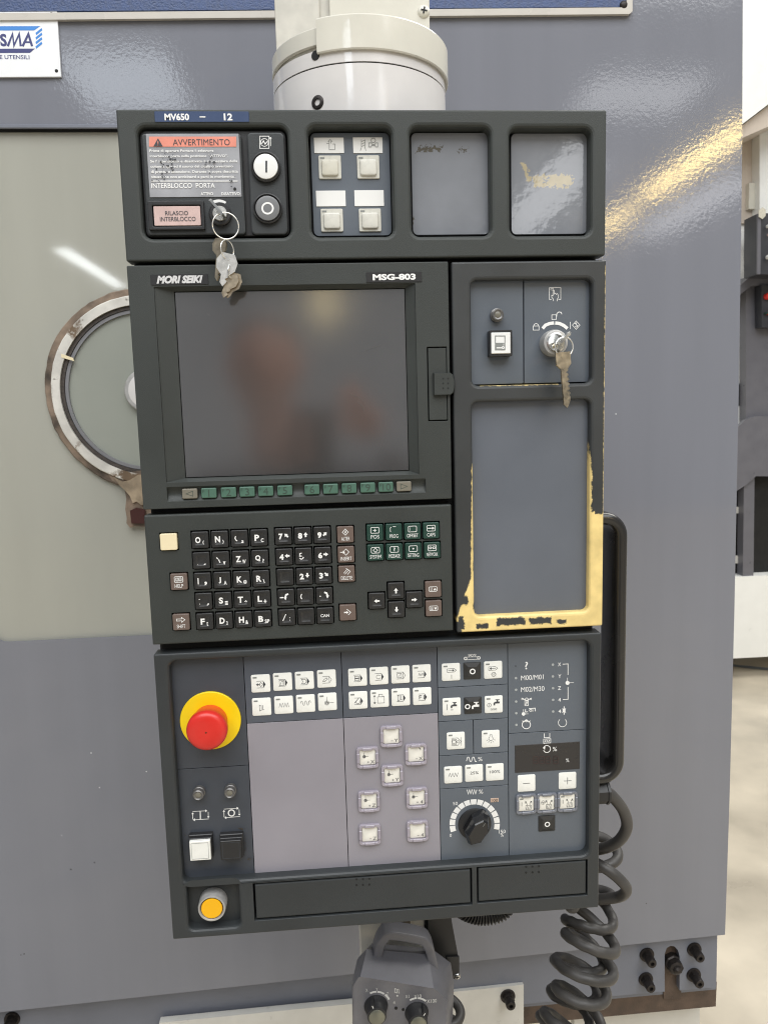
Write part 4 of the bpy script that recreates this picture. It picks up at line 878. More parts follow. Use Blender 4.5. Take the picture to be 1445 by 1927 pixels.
ring_obj('link_ring', KB, P(436, 512, -.019), .0062, -.019, (70, 0), K['steel'], .0006)
x, z = KS2
KR = thing('key_ring', (x, PE - .02, z), 'two keys on one ring, turned in the silver lock of the side plate and dangling', 'keys')
stuck_key('lock_key', KR, (x + .001, z + .001), 40, PE - .0135, K['steel'])
ring_obj('split_ring', KR, P(1061, 653, -.020), .0088, -.020, (10, 0), K['chrome'], .0007)
key_obj('hanging_key', KR, P(1059, 671, -.021), -5, keypts(.050, .0145, .006, True, True), -.020, K['brass'], .0022, yaw=10)
key_obj('hanging_key', KR, P(1061, 671, -.018), -6, keypts(.047, .0145, .006, True, True), -.0165, K['brass'], .0022, yaw=25)

# ================================================================ SUPPORT ARM
AX, AY = 0.0004, 0.1153
SA = thing('support_arm', (AX, AY, V(0)), 'cream enamelled column with clamp ring and pale cylinder rising behind the top of the panel', 'arm')
zg = P(664, 116, AY - .0867)[1]
def zat(px, py, r): return P(px, py, AY - r)[1]
bm = bmesh.new(); latheZ(bm, [(.0867, V(40)), (.0867, zg - .0008)], AX, AY, seg=96); fin('cylinder', bm, K['arm2'], SA, 30)
bm = bmesh.new(); latheZ(bm, [(.0855, zg - .001), (.0855, zg + .001)], AX, AY, seg=96); fin('joint_groove', bm, K['void'], SA, 30)
zr0 = zat(680, 91.5, .0895); zr1 = zat(675, 24, .0895)
bm = bmesh.new(); latheZ(bm, [(.0867, zg + .0006), (.0867, zr0 + .004)], AX, AY, seg=96); fin('collar', bm, K['arm2'], SA, 30)
bm = bmesh.new(); latheZ(bm, [(.0835, zr0 + .002), (.0835, zr1 - .012)], AX, AY, seg=96); fin('core', bm, K['armdirt'], SA, 30)
xs = P(595.5, 70, AY - .083)[0]; asp = math.degrees(math.acos((xs - AX) / .0895))   # split of the ring
a_s = 360 - asp
bm = bmesh.new(); latheZ(bm, [(.0840, zr0), (.0890, zr0), (.0897, zr0 + .0012), (.0897, zr1 - .0012), (.0890, zr1), (.0840, zr1)], AX, AY, a_s, 410, 64); fin('clamp_ring', bm, K['arm'], SA, 30)
bm = bmesh.new(); latheZ(bm, [(.0840, zr0 + .0085), (.0864, zr0 + .0085), (.0870, zr0 + .0092), (.0870, zr1 - .007), (.0864, zr1 - .006), (.0840, zr1 - .006)], AX, AY, 130, a_s - .6, 64); fin('clamp_ring', bm, K['arm'], SA, 30)
# column: rear box, cover sheet with a dirty joint, round-head screw
x0, x1 = P(517, 15, .17)[0], P(808, 15, .165)[0]; xg0, xg1 = P(601, 10, .17)[0], P(620, 10, .165)[0]; zt = P(660, -120, .17)[1]
bm = bmesh.new(); slab(bm, x0, zr0 + .02, x1 - .001, zt, .002, .172, .30, 0); fin('column', bm, K['armdirt'], SA)
bm = bmesh.new(); slab(bm, x0, zr0 + .02, xg0, zt, .002, .168, .1718, .001); fin('column_sheet', bm, K['armdirt'], SA)
bm = bmesh.new(); slab(bm, xg1, zr0 + .02, x1, zt, .002, .165, .1718, .001); fin('cover_plate', bm, K['arm'], SA)
def screw(parent, px, py, y, r, m='arm', cross=True):
    x, z = P(px, py, y); bm = bmesh.new(); lathe(bm, [(r * .2, y - r * .5), (r * .6, y - r * .42), (r * .9, y - r * .2), (r, y + .0005)], x, z, 24); s = fin('screw', bm, K[m], parent, 60)
    if cross: l = Leg(lambda a, b: (x + a * r, z + b * r), y - r * .5); l.line([(-.5, .1), (.5, -.1)], r * 260); l.line([(.1, .5), (-.1, -.5)], r * 260); l.done('screw_slot', K['void'], s)
screw(SA, 797, 22, .165, .0068)
# dark clamp hole and socket screw in the cylinder
for px, py, r, nm in ((594, 104.5, .0042, 'clamp_hole'), (598, 193, .0062, 'socket_screw')):
    rad = .0867; vx = P(px, py, AY - .075); th = atan2(-math.sqrt(max(rad ** 2 - (vx[0] - AX) ** 2, 0)), vx[0] - AX)
    c = Vector((AX + rad * cos(th), AY + rad * sin(th), vx[1])); nrm = Vector((cos(th), sin(th), 0)); M_ = nrm.to_track_quat('-Y', 'Z').to_matrix().to_4x4(); M_.translation = c
    bm = bmesh.new()
    if nm == 'clamp_hole': lathe(bm, [(r, -.0004), (r, .002)], 0, 0, 24)
    else: lathe(bm, [(r * .45, .001), (r * .5, -.0012), (r * .88, -.0012), (r, -.0006), (r, .002)], 0, 0, 24)
    bmesh.ops.transform(bm, matrix=M_, verts=bm.verts); o = fin(nm, bm, K['void'] if nm == 'clamp_hole' else K['bolt'], SA, 40)

# ================================================================ MILLING MACHINE BEHIND
D = 0.40
MM = thing('milling_machine', (0.1, D + .3, 0), 'big blue grey enclosure of a milling machine with a stained window and rotary glass', 'machine tool')
def wallpoly(name, pts, holes, y, m, th=.004):
    bm = bmesh.new(); E = []
    for loop in [pts] + holes:
        vs = [bm.verts.new((x, y, z)) for x, z in loop]; wb = [bm.verts.new((x, y + th, z)) for x, z in loop]
        for i in range(len(vs)):
            j = (i + 1) % len(vs); E.append(bm.edges.new((vs[i], vs[j]))); bm.faces.new((vs[i], vs[j], wb[j], wb[i]))
    bmesh.ops.triangle_fill(bm, use_beauty=True, edges=E); return fin(name, bm, m, MM)
wr = [P(1397, -40, D), P(1395.5, 300, D), P(1390, 700, D), P(1381, 1150, D), P(1372, 1500, D), P(1363.5, 1759, D)]
xl = P(-700, 900, D)[0]
wx0, wz0 = P(-14, 1210, D); wx1, wz1 = P(690, 240, D)
win = rr(wx0, wz0, wx1, wz1, .022, 6)
wallpoly('front_sheet', [(xl, P(-160, -40, D)[1]), wr[0]] + wr[1:] + [P(700, 1829, D), P(0, 1905, D), (xl, P(-100, 1915, D)[1])], [win], D, K['wall'])
# folded right edge returning into the machine, bright rim
bm = bmesh.new(); pts = [(x, D + .001, z) for x, z in wr]; loft(bm, [[(x - .0005, D + .0035, z) for x, z in wr], [(x + .001, D + .0065, z) for x, z in wr], [(x + .001, D + .60, z) for x, z in wr]], False, False, closed=False); fin('side_sheet', bm, K['wall'], MM)
bm = bmesh.new(); x0, z0 = P(-170, 244, D); x1 = P(1000, 240, D)[0]; zl = P(100, 240, D)[1]
slab(bm, xl, zl - .002, wx1, zl + .0035, .001, D - .003, D - .0002, .001, 1); fin('window_top_lip', bm, K['wall2'], MM)
bm = bmesh.new(); slab(bm, wx0 - .03, wz0 - .03, wx1 + .03, wz1 + .03, .02, D + .006, D + .010); pane = fin('window_pane', bm, K['pane'], MM)
bm = bmesh.new(); slab(bm, xl, wz1 - .004, wx1, wz1 + .002, .0005, D + .0042, D + .0058); fin('window_seal', bm, K['void'], MM)
# interior of the enclosure, seen dimly through the window: liner, back wall, and pieces added to vary its tone
xr_, zt_, zb_ = wr[0][0] - .02, P(0, -30, D)[1], P(0, 1830, D)[1]
K['liner'] = mat('interior_paint', (.60, .58, .50), .5, var=.1, vscale=4)
for nm, q in (('back_liner', (xl, D + .60, zb_, xr_, D + .62, zt_)), ('roof_liner', (xl, D + .012, zt_ - .012, xr_, D + .6, zt_)), ('floor_liner', (xl, D + .034, zb_ - .012, xr_, D + .6, zb_)), ('side_liner', (xr_ - .01, D + .012, zb_, xr_, D + .6, zt_ - .012)), ('side_liner', (xl, D + .012, zb_, xl + .01, D + .6, zt_ - .012))):
    bm = bmesh.new(); box(bm, *q); fin(nm, bm, K['liner'], MM)
xq = P(112, 600, D + .2)[0]; bm = bmesh.new(); box(bm, xq - .005, D + .16, zb_ + .001, xq + .18, D + .18, P(112, 540, D + .2)[1]); fin('added_dark_sheet', bm, K['memb'], MM)  # added dark sheet, stands in for a darker reflected band in the glass
xq = P(20, 600, D + .3)[0]; bm = bmesh.new(); box(bm, xq - .05, D + .3, zb_ + .001, xq + .03, D + .36, zt_ - .02); fin('added_pale_post', bm, K['plate'], MM)  # added pale post, gives the window a lighter upright band
bm = bmesh.new(); prism(bm, [P(*q, D + .25) for q in ((55, 150), (470, 150), (470, 560), (215, 352), (130, 330), (60, 322))], D + .25, D + .5); fin('added_dark_block', bm, K['memb2'], MM)  # added dark block, stands in for the dark reflection at the window top
# chips and specks in the paint
for m_, q in ((K['sign'], ((1158, 779, 1.2), (172, 1417, 1.2), (276, 1452, 1.0), (188, 1482, 1.1), (117, 1572, .9))), (K['bolt'], ((134, 1636, 1.4), (178, 1623, 1.2), (46, 1795, 1.3), (40, 1797, 1.1), (1215, 1700, 1.0)))):
    l = Leg(lambda p, q_: P(p, q_, D), D)
    for px, py, r_ in q: l.poly([(px + r_ * cos(k * 1.05) * (1 + .3 * sin(px + k)), py + r_ * sin(k * 1.05)) for k in range(6)])
    l.done('paint_chips', m_, MM)
# rotary window
cx, cz = P(277, 735, D); S_ = (P(377, 735, D)[0] - cx) / 100
RW = lambda px: px * S_
def ringz(name, r0, r1, yf, yb, m, wob=0.0, seed=1, seg=120):
    rn = random.Random(seed); f = [1 + wob * (sin(3 * k * 2 * pi / seg + 1) * .5 + sin(7 * k * 2 * pi / seg + 2) * .2 + rn.uniform(-1, 1) * .45) for k in range(seg)]
    bm = bmesh.new(); c = [(cos(2 * pi * k / seg), sin(2 * pi * k / seg)) for k in range(seg)]
    L = [[(cx + a * r1 * q, yb, cz + b * r1 * q) for (a, b), q in zip(c, f)], [(cx + a * r1 * q, yf + .001, cz + b * r1 * q) for (a, b), q in zip(c, f)], [(cx + a * (r1 * q - .0012), yf, cz + b * (r1 * q - .0012)) for (a, b), q in zip(c, f)], [(cx + a * r0, yf, cz + b * r0) for a, b in c], [(cx + a * r0, yb, cz + b * r0) for a, b in c]]
    loft(bm, L, False, False); return fin(name, bm, m, MM, 35)
ringz('sealant_bead', RW(172), RW(190), D + .0005, D + .0065, K['ringb'], .010, 3)
rg = ringz('rotary_ring', RW(160), RW(177), D - .004, D + .0063, K['ringw'], .006, 4)
worn(K['ringw'], (.17, .115, .07), [(-.20, -.20, .02, -.112), (-.145, -.115, -.098, -.07), (-.152, -.02, -.133, .06), (-.125, .075, -.09, .12)], [(-.125, -.09, -.10, .2), (-.10, -.118, -.05, -.095)], amp=.012, nscale=60, soft=.003)
ringz('serrated_ring', RW(153), RW(160.5), D - .0005, D + .0065, K['ringd'], .004, 5, 240)
ringz('inner_ring', RW(146), RW(153.5), D + .001, D + .0064, K['ringg'])
bm = bmesh.new(); lathe(bm, [(RW(147), D + .0045), (RW(147), D + .0062)], cx, cz, 80); fin('rotary_glass', bm, K['disc'], MM)
ringz('hub_ring', RW(33), RW(41), D - .004, D + .0046, K['alu'])
bm = bmesh.new(); lathe(bm, [(RW(20), D - .006), (RW(33.5), D - .004), (RW(33.5), D + .0044)], cx, cz, 48); fin('hub', bm, K['arm2'], MM, 40)
bm = bmesh.new(); q = [P(118, 666, D), P(140, 674, D), P(142, 680, D), P(118, 673, D)]; prism(bm, q, D - .0046, D - .003); fin('yellow_mark', bm, K['cream'], MM)
bm = bmesh.new(); q = [P(*p, D) for p in ((205, 893), (213, 905), (228, 914), (236, 922), (239, 938), (237, 958), (240, 975), (239, 984), (246, 993), (255, 990), (300, 993), (300, 880), (268, 885))]
prism(bm, q, D - .002, D + .0062); br = fin('drain_block', bm, K['ringb'], MM)
bm = bmesh.new(); q = [P(*p, D) for p in ((216, 897), (232, 906), (246, 903), (262, 893), (300, 890), (300, 948), (268, 950), (259, 943), (252, 946), (246, 932), (237, 922), (228, 914))]; prism(bm, q, D - .005, D - .0015); fin('drain_plate', bm, mat('grimy_tan', (.30, .235, .16), .5, var=.5, vscale=45, spots=.95, bump=.5, bscale=160), MM)
bm = bmesh.new(); q = [P(*p, D) for p in ((247, 960), (258, 955), (275, 958), (275, 984), (250, 984))]; prism(bm, q, D - .006, D - .0015); fin('dark_residue', bm, mat('dark_red_residue', (.05, .012, .010), .35, bump=.4, bscale=200), MM)
# lower recessed skirt, adjuster block, rust strip, white plates
Y2 = D + .030
bm = bmesh.new(); prism(bm, [P(*p, Y2) for p in ((-690, 1880), (1349, 1700), (1346, 1862), (985, 1895), (700, 1915), (300, 1945), (-690, 2020))], Y2, Y2 + .02); fin('lower_skirt', bm, K['wall2'], MM)
Y3 = D + .026
def blk(name, pts, y, th, m): bm = bmesh.new(); prism(bm, [P(*p, y) for p in pts], y, y + th); return fin(name, bm, m, MM)
blk('adjuster_block', [(1120, 1776), (1349, 1752), (1347, 1858), (1278, 1864), (1278, 1800), (1275, 1788), (1268, 1781), (1261, 1780), (1254, 1784), (1250, 1795), (1250, 1866), (846, 1902), (846, 1806)], D + .016, .012, K['wall2'])
blk('slot_back', [(1248, 1775), (1281, 1775), (1281, 1880), (1248, 1880)], D + .0275, .002, K['rust'])
blk('base_beam', [(960, 1880), (1348, 1848), (1346, 1894), (960, 1930)], D + .0275 + .003, .03, K['rust'])
blk('base_plate', [(1080, 1902), (1316, 1880), (1315, 1990), (1080, 1990)], D + .075, .02, K['plate'])
blk('white_plate', [(300, 1925), (560, 1899), (845, 1872), (845, 1990), (300, 1990)], D + .012, .012, K['plate'])
blk('white_plate', [(840, 1868), (985, 1853), (985, 1990), (840, 1990)], D + .010, .012, K['plate'])
def bolt(px, py, y, L=.023, r=.0094, nm='bolt'):
    """a bolt with washer and nut standing out of the plate; px, py is its foot"""
    x, z = P(px, py, y); bm = bmesh.new()
    lathe(bm, [(r * 1.25, y - .003), (r * 1.3, y - .002), (r * 1.3, y + .001)], x, z, 28)
    loft(bm, [[(x + r * cos(k * pi / 3), yy, z + r * sin(k * pi / 3)) for k in range(6)] for yy in (y - .011, y - .003)])
    lathe(bm, [(r * .35, y - L + .004), (r * .36, y - L), (r * .72, y - L), (r * .82, y - L + .002), (r * .82, y - .011)], x, z, 24)
    fin(nm, bm, K['bolt'], MM, 35)
for px, py, y in ((1216, 1796, D + .016), (1305, 1786, D + .016), (1214, 1842, D + .016), (1304, 1834, D + .016), (955, 1874, D + .010), (24, 1917, D + .03)): bolt(px, py, y)
x, z = P(1262, 1806, D + .027); bm = bmesh.new(); lathe(bm, [(.003, D - .002), (.0065, D + .0005), (.0075, D + .003), (.0075, D + .004), (.012, D + .006), (.0125, D + .016), (.0145, D + .018), (.0145, D + .0275)], x, z, 8); fin('adjuster_screw', bm, K['bolt'], MM, 20)

# ================================================================ SIGN AND BLUE BOARD
sy = D - .004
SG = thing('sign', (P(0, 80, D)[0], sy, P(0, 80, D)[1]), 'white plate with blue and navy logo fixed to the enclosure above the window', 'sign')
bm = bmesh.new(); p0 = P(-190, 18, sy); q = [P(-190, 26, sy), P(107.5, 18, sy), P(115.5, 144, sy), P(-190, 146, sy)]; prism(bm, q, sy, D - .0005); sg = fin('sign_plate', bm, K['sign'], SG)
ZS = (0, 0, 2.580); l = L_(ZS, sy); l.poly([(-250, 128), (198, 127), (168, 148), (-250, 149)])
for k in range(4): l.poly([(174, 160 + k * 22), (204, 136 + k * 22), (208, 147 + k * 22), (178, 171 + k * 22)])
l.done('logo_blue', K['signblue'], sg)
l = L_(ZS, sy); l.poly([(-250, 238), (172, 236), (148, 257), (-250, 259)]); l.text('S', 0, 164, 38, 226, .04); l.line([(40, 225), (63, 166), (70, 221), (95, 166), (103, 225)], 3.0); l.line([(112, 225), (140, 166), (158, 225)], 3.0); l.line([(120, 205), (152, 205)], 2.2); l.text('E UTENSILI', 0, 267, 146, 288, .012); l.done('logo_navy', K['signnavy'], sg)
for a, b in ((252, 67), (276, 344)):
    x, z = zoom(*ZS, sy)(a, b); bm = bmesh.new(); lathe(bm, [(.0016, sy - .0006), (.0022, sy - .0002), (.0022, sy + .0003)], x, z, 12); fin('rivet', bm, K['void'], SG)
NB = thing('name_board', (P(600, 0, D)[0], D - .006, P(600, 0, D)[1]), 'dark blue textured board in a cream trim across the top of the enclosure', 'board')
yb_ = D - .0055; zb0 = P(600, 17, yb_)[1]; zb1 = P(600, -60, yb_)[1]
rot = lambda px, py: P(px, py, yb_)
bm = bmesh.new(); prism(bm, [rot(-650, 26), rot(1184, 12), rot(1184, -80), rot(-650, -80)], yb_ + .001, yb_ + .006); fin('blue_panel', bm, K['bluetex'], NB)
bm = bmesh.new(); prism(bm, [rot(-650, 45), rot(1183, 27), rot(1189, 22), rot(1189, -80), rot(1179, -80), rot(1178, 14.5), rot(-650, 31)], yb_ - .001, D - .001); fin('trim', bm, K['frame'], NB)
screw(NB, 1173, 9, yb_, .0055, 'bolt', False)

# ================================================================ UNDER THE PANEL
yh = .15
PH = thing('pendant_holder', (P(740, 1800, yh)[0], yh, P(740, 1800, yh)[1]), 'off white post and black bracket under the panel holding the pendant', 'bracket')
bm = bmesh.new(); x0, z1 = P(675, 1690, yh); x1, z0 = P(805, 2020, yh); slab(bm, x0, z0, x1, z1, .001, yh, yh + .06, .001, 1); fin('post', bm, K['plate'], PH)
bm = bmesh.new(); x0, z1 = P(728, 1700, yh); x1, z0 = P(772, 1748, yh); slab(bm, x0, z0, x1, z1, .001, yh - .002, yh, 0); fin('dirty_clip', bm, mat('grimy_metal', (.16, .13, .10), .6, var=.5, vscale=90, spots=.9), PH)
bm = bmesh.new(); prism(bm, [P(*p, yh - .01) for p in ((806, 1700), (846, 1700), (850, 1735), (862, 1800), (862, 1842), (842, 1843), (806, 1800))], yh - .01, yh + .05); fin('bracket', bm, K['black'], PH)
bm = bmesh.new(); prism(bm, [P(*p, yh - .013) for p in ((841, 1801), (864, 1801), (864, 1842), (841, 1842))], yh - .013, yh - .0102); fin('bracket_tab', bm, K['black'], PH)
screw(PH, 860, 1837, yh - .013, .0042, 'steel')
HO = thing('corrugated_hose', P3(915, 1715, .2), 'black corrugated hose curving down behind the panel bottom near the coiled cable', 'hose')
pts = spline([P3(850, 1680, .20), P3(868, 1712, .20), P3(905, 1725, .20), P3(945, 1716, .20), P3(968, 1680, .20)], 30)
bm = bmesh.new(); tube(bm, pts, [.0095 + (.0013 if k % 4 < 2 else -.0013) for k in range(len(pts))], 14); fin('hose_body', bm, K['black'], HO, 30)

# pendant: a moulded box with a bail handle, sloping front
py_ = .085
PD = thing('handheld_pendant', P3(755, 1880, py_), 'grey handheld pulse pendant with bail handle and two black knobs, hung under the panel', 'pendant')
def Q(px, py, d): return P3(px, py, d)
bm = bmesh.new()
# loops from back to front: back outline, front shoulder, face edge
back = [(664, 1840), (676, 1800), (700, 1775), (812, 1785), (848, 1812), (854, 1850), (850, 1960), (835, 2010), (690, 2010), (668, 1960)]
mid = [(662, 1850), (672, 1806), (690, 1786), (806, 1796), (836, 1824), (846, 1860), (843, 1960), (828, 2005), (690, 2005), (664, 1960)]
edge = [(664, 1857), (674, 1840), (678, 1838), (816, 1860), (822, 1864), (840, 1882), (838, 1960), (826, 2000), (690, 2000), (666, 1960)]
face = [(667, 1861), (674, 1849), (682, 1845), (808, 1863), (816, 1867), (829, 1884), (828, 1960), (820, 1996), (692, 1996), (669, 1960)]
loft(bm, [[Q(*p, .062) for p in face], [Q(*p, .0605) for p in edge], [Q(*p, .098) for p in mid], [Q(*p, .120) for p in back]]); fin('body', bm, K['pendant'], PD, 28)
bm = bmesh.new(); hp = spline([Q(706, 1806, .100), Q(713, 1775, .098), Q(722, 1758, .097), Q(735, 1751, .097), Q(790, 1760, .098), Q(802, 1770, .098), Q(808, 1785, .100), Q(815, 1818, .100)], 6)
tube(bm, hp, 1, prof=[(a, b) for a, b in rr(-.0105, -.0052, .0105, .0052, .0022, 3)]); fin('bail_handle', bm, K['pendant'], PD, 40)
ZP = (640, 1700, 4.516); fy = .0618
l = L_(ZP, fy)
for a0, a1 in ((118, 91), (87, 57), (53, 26)): l.line([(310 + 118 * cos(radians(t)), 868 - 118 * sin(radians(t))) for t in [a0 + (a1 - a0) * k / 5 for k in range(6)]], 2.2)
for a0, a1 in ((122, 92), (88, 52)): l.line([(655 + 118 * cos(radians(t)), 922 - 118 * sin(radians(t))) for t in [a0 + (a1 - a0) * k / 5 for k in range(6)]], 2.2)
for s, a, b in (('X', 226, 738), ('Y', 312, 730), ('Z', 402, 766), ('4', 458, 842)): l.text(s, a - 9, b - 13, a + 9, b + 13)
l.text('X1', 552, 778, 585, 802); l.text('X10', 626, 776, 690, 802); l.text('X100', 734, 816, 820, 840)
l.line([(464, 722), (482, 728), (482, 760), (464, 754)], .7, True); l.line([(488, 728), (496, 728), (496, 760), (506, 760)], .7); l.disc(485, 783, 8); l.done('pendant_legends', mat('worn_ink', (.55, .55, .53), .5), PD)
for cx_, cz_, an in ((305, 872, 110), (650, 930, 55)):
    x, z = zoom(*ZP, fy)(cx_, cz_)
    bm = bmesh.new(); lathe(bm, [(.0092, fy - .0155), (.0105, fy - .015), (.0112, fy - .004), (.0128, fy - .002), (.0135, fy + .0005)], x, z, 32); kb = fin('selector_knob', bm, K['black'], PD, 35)
    bm = bmesh.new(); lathe(bm, [(.0080, fy - .0172), (.0088, fy - .0166), (.0088, fy - .0150)], x, z, 32); fin('knob_cap', bm, mat('dull_olive_metal', (.20, .20, .16), .3, metal=.6), kb, 40)
    bm = bmesh.new(); t = radians(an); c, s = cos(t), sin(t)
    loft(bm, [[(x + p * c - q * s, yy, z + p * s + q * c) for p, q in ((.008, -.0024), (.0142, -.0018), (.0142, .0018), (.008, .0024))] for yy in (fy - .0145, fy - .001)]); fin('pointer', bm, K['black'], kb)
    l = Leg(lambda a, b: (x + a * c - b * s, z + a * s + b * c), fy - .0146); l.line([(.0095, 0), (.0138, 0)], .7); l.done('pointer_line', K['ink'], kb)
bm = bmesh.new(); lathe(bm, [(.0018, fy - .0004), (.0018, fy + .0004)], *zoom(*ZP, fy)(475, 890), 10); lathe(bm, [(.0016, fy - .0004), (.0016, fy + .0004)], *zoom(*ZP, fy)(535, 902), 10); fin('face_marks', bm, K['void'], PD)

# ================================================================ COILED CABLE
CC = thing('coiled_cable', P3(1120, 1700, .1), 'grey coiled cable looping out of the panel side and hanging down in springy turns', 'cable')
gd_ = .036; x, z = P(1137, 1489, gd_); xg = P(1143, 1489, gd_)[0]; bm = bmesh.new(); L = []
for xx, r in ((U(427), .0125), (xg - .0035, .0125), (xg - .003, .0135), (xg - .0005, .0135), (xg, .0128), (xg + .001, .0085)): L.append([(xx, gd_ + r * cos(k * pi / 4 + .39), z + r * sin(k * pi / 4 + .39)) for k in range(8)])
loft(bm, L); fin('cable_gland', bm, K['black'], CC)
up = [(1139, 1489, gd_), (1153, 1500, .037), (1172, 1525, .042), (1179, 1555, .048), (1164, 1582, .058), (1132, 1597, .075), (1090, 1600, .11), (1070, 1585, .145), (1095, 1570, .165), (1135, 1577, .16), (1160, 1600, .14), (1158, 1620, .125), (1130, 1632, .12), (1095, 1632, .12), (1080, 1622, .11),
      (1105, 1620, .085), (1130, 1629, .065), (1160, 1650, .058), (1178, 1672, .062), (1166, 1687, .08), (1130, 1692, .095), (1090, 1695, .12), (1070, 1685, .15), (1095, 1672, .17), (1130, 1675, .165), (1150, 1684, .15), (1142, 1692, .14), (1115, 1692, .125), (1092, 1690, .11)]
pts = [P3(*p) for p in up]
def turns_of(axis, a0, turns, r0, tilt, seed, n=110):
    """an uneven hanging helix, its right side lower than its left"""
    ax = spline([tuple(P3(*q)) for q in axis], 40); rn = random.Random(seed); H = []; ph_ = rn.uniform(0, 6)
    for k in range(n):
        t = k / (n - 1); a = radians(a0) + 2 * pi * turns * t; r = r0 * (1 + .10 * sin(5.1 * t * pi + ph_)); p = ax[min(int(t * (len(ax) - 1)), len(ax) - 1)]; tl = tilt * (1 + .3 * sin(7 * t + ph_))
        H.append((p.x + r * cos(a), p.y - r * sin(a), p.z - tl * r * cos(a) + .16 * r * sin(a)))
    return H
H = turns_of([(1113, 1722, .105), (1106, 1790, .105), (1094, 1850, .105), (1080, 1920, .105), (1062, 2020, .105)], 150, 5.1, .0300, .55, 4)
bm = bmesh.new(); tube(bm, spline(pts + H, 5), .0062, 12); fin('cable', bm, K['rubber'], CC, 60)
H = turns_of([(1110, 1690, .135), (1096, 1790, .130), (1078, 1860, .128), (1064, 1920, .125), (1050, 2020, .125)], 300, 4.6, .0265, .50, 8)
bm = bmesh.new(); tube(bm, spline(H, 5), .0060, 12); fin('returning_cable', bm, K['rubber'], CC, 60)
bm = bmesh.new(); H2 = []
for k in range(90):
    t = k / 89; a = radians(120) + 2 * pi * 3.5 * t; p = Vector(P3(846, 1876, .13)).lerp(Vector(P3(850, 2010, .13)), t); r = .0125
    H2.append((p.x + r * cos(a), p.y - r * sin(a), p.z - .2 * r * cos(a)))
tube(bm, spline(H2, 3), .0058, 10); fin('cable_end', bm, K['rubber'], CC, 60)

# ================================================================ FLOOR AND FAR MACHINE
bm = bmesh.new(); box(bm, -9, -9, -.05, 12, 9, 0); tag(fin('floor', bm, K['floor'], None), kind='structure')
F = 3.2
MB = thing('far_machine', (P(1440, 1100, F)[0], F + .5, 0), 'white and grey machine standing far off on the floor beyond the enclosure edge', 'machine tool')
def fb(name, pts, y, th, m, parent=MB):
    bm = bmesh.new(); prism(bm, [P(*p, y) for p in pts], y, y + th); return fin(name, bm, K[m], parent)
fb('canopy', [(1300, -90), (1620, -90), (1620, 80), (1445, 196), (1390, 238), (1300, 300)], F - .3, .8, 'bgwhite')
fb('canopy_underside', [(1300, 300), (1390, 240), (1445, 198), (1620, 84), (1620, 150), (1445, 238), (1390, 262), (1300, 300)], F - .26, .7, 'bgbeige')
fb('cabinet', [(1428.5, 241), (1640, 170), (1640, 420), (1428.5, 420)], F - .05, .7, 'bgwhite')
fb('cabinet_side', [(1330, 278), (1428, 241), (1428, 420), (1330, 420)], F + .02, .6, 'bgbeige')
fb('column', [(1300, 345), (1424, 345), (1424, 960), (1300, 960)], F + .04, .5, 'bgwhite')
fb('hinge_plate', [(1409, 344), (1425, 344), (1425, 393), (1408, 393)], F - .01, .04, 'arm')
fb('grey_ledge', [(1370, 555), (1414, 518), (1640, 518), (1640, 535), (1414, 537), (1370, 572)], F - .08, .12, 'bggrey')
fb('grey_body', [(1403, 536), (1640, 536), (1640, 800), (1403, 800)], F - .03, .06, 'bggrey')
fb('slot', [(1384, 722), (1391, 722), (1391, 764), (1384, 764)], F + .036, .003, 'bgdark')
fb('grey_apron', [(1360, 830), (1402, 790), (1420, 783), (1640, 783), (1640, 900), (1422, 896), (1404, 912), (1360, 940)], F - .06, .03, 'bggrey')
fb('opening', [(1350, 880), (1640, 880), (1640, 1090), (1350, 1090)], F + .035, .01, 'void')
fb('grey_leg', [(1399, 900), (1419, 893), (1417, 1084), (1397, 1084)], F - .04, .06, 'bggrey')
fb('rail', [(1360, 954), (1396, 954), (1396, 966), (1360, 966)], F + .01, .02, 'plate')
fb('rail', [(1360, 1046), (1396, 1046), (1396, 1060), (1360, 1060)], F + .01, .02, 'plate')
bm = bmesh.new(); x0 = P(1340, 1100, F - .05)[0]; z1 = P(1400, 1085, F - .05)[1]; z0 = P(1400, 1238, F - .05)[1]
box(bm, x0, F - .05, max(z0, .001), x0 + 2.2, F + .9, z1); fin('white_base', bm, K['bgwhite'], MB)
FP = thing('far_control_panel', P3(1440, 480, F - .25), 'dark slate control panel with small red and green buttons on the far machine', 'control panel')
fb('panel_case', [(1425, 402), (1640, 392), (1640, 517), (1424, 516)], F - .25, .12, 'bgdark', FP)
fb('panel_edge', [(1425, 402), (1431, 402), (1430, 516), (1424, 516)], F - .262, .010, 'bggrey', FP)
fb('round_sticker', [(1427, 396), (1434, 390), (1440, 394), (1440, 406), (1434, 412), (1427, 408)], F - .27, .004, 'beigekey', FP)
fb('lower_switch_panel', [(1432, 536), (1640, 536), (1640, 616), (1433, 616)], F - .10, .06, 'bgdark', FP)
for px, py, r, m in ((1442, 558, .016, 'red'), (1439, 590, .006, 'green'), (1444, 590, .007, 'red'), (1444, 426, .008, 'label'), (1445, 442, .006, 'pink'), (1444, 484, .010, 'label')):
    y = F - .27 if py < 520 else F - .105
    x, z = P(px, py, y); bm = bmesh.new(); lathe(bm, [(r * .8, y - .02), (r, y - .014), (r, y + .004)], x, z, 20); fin('button', bm, K[m], FP, 50)
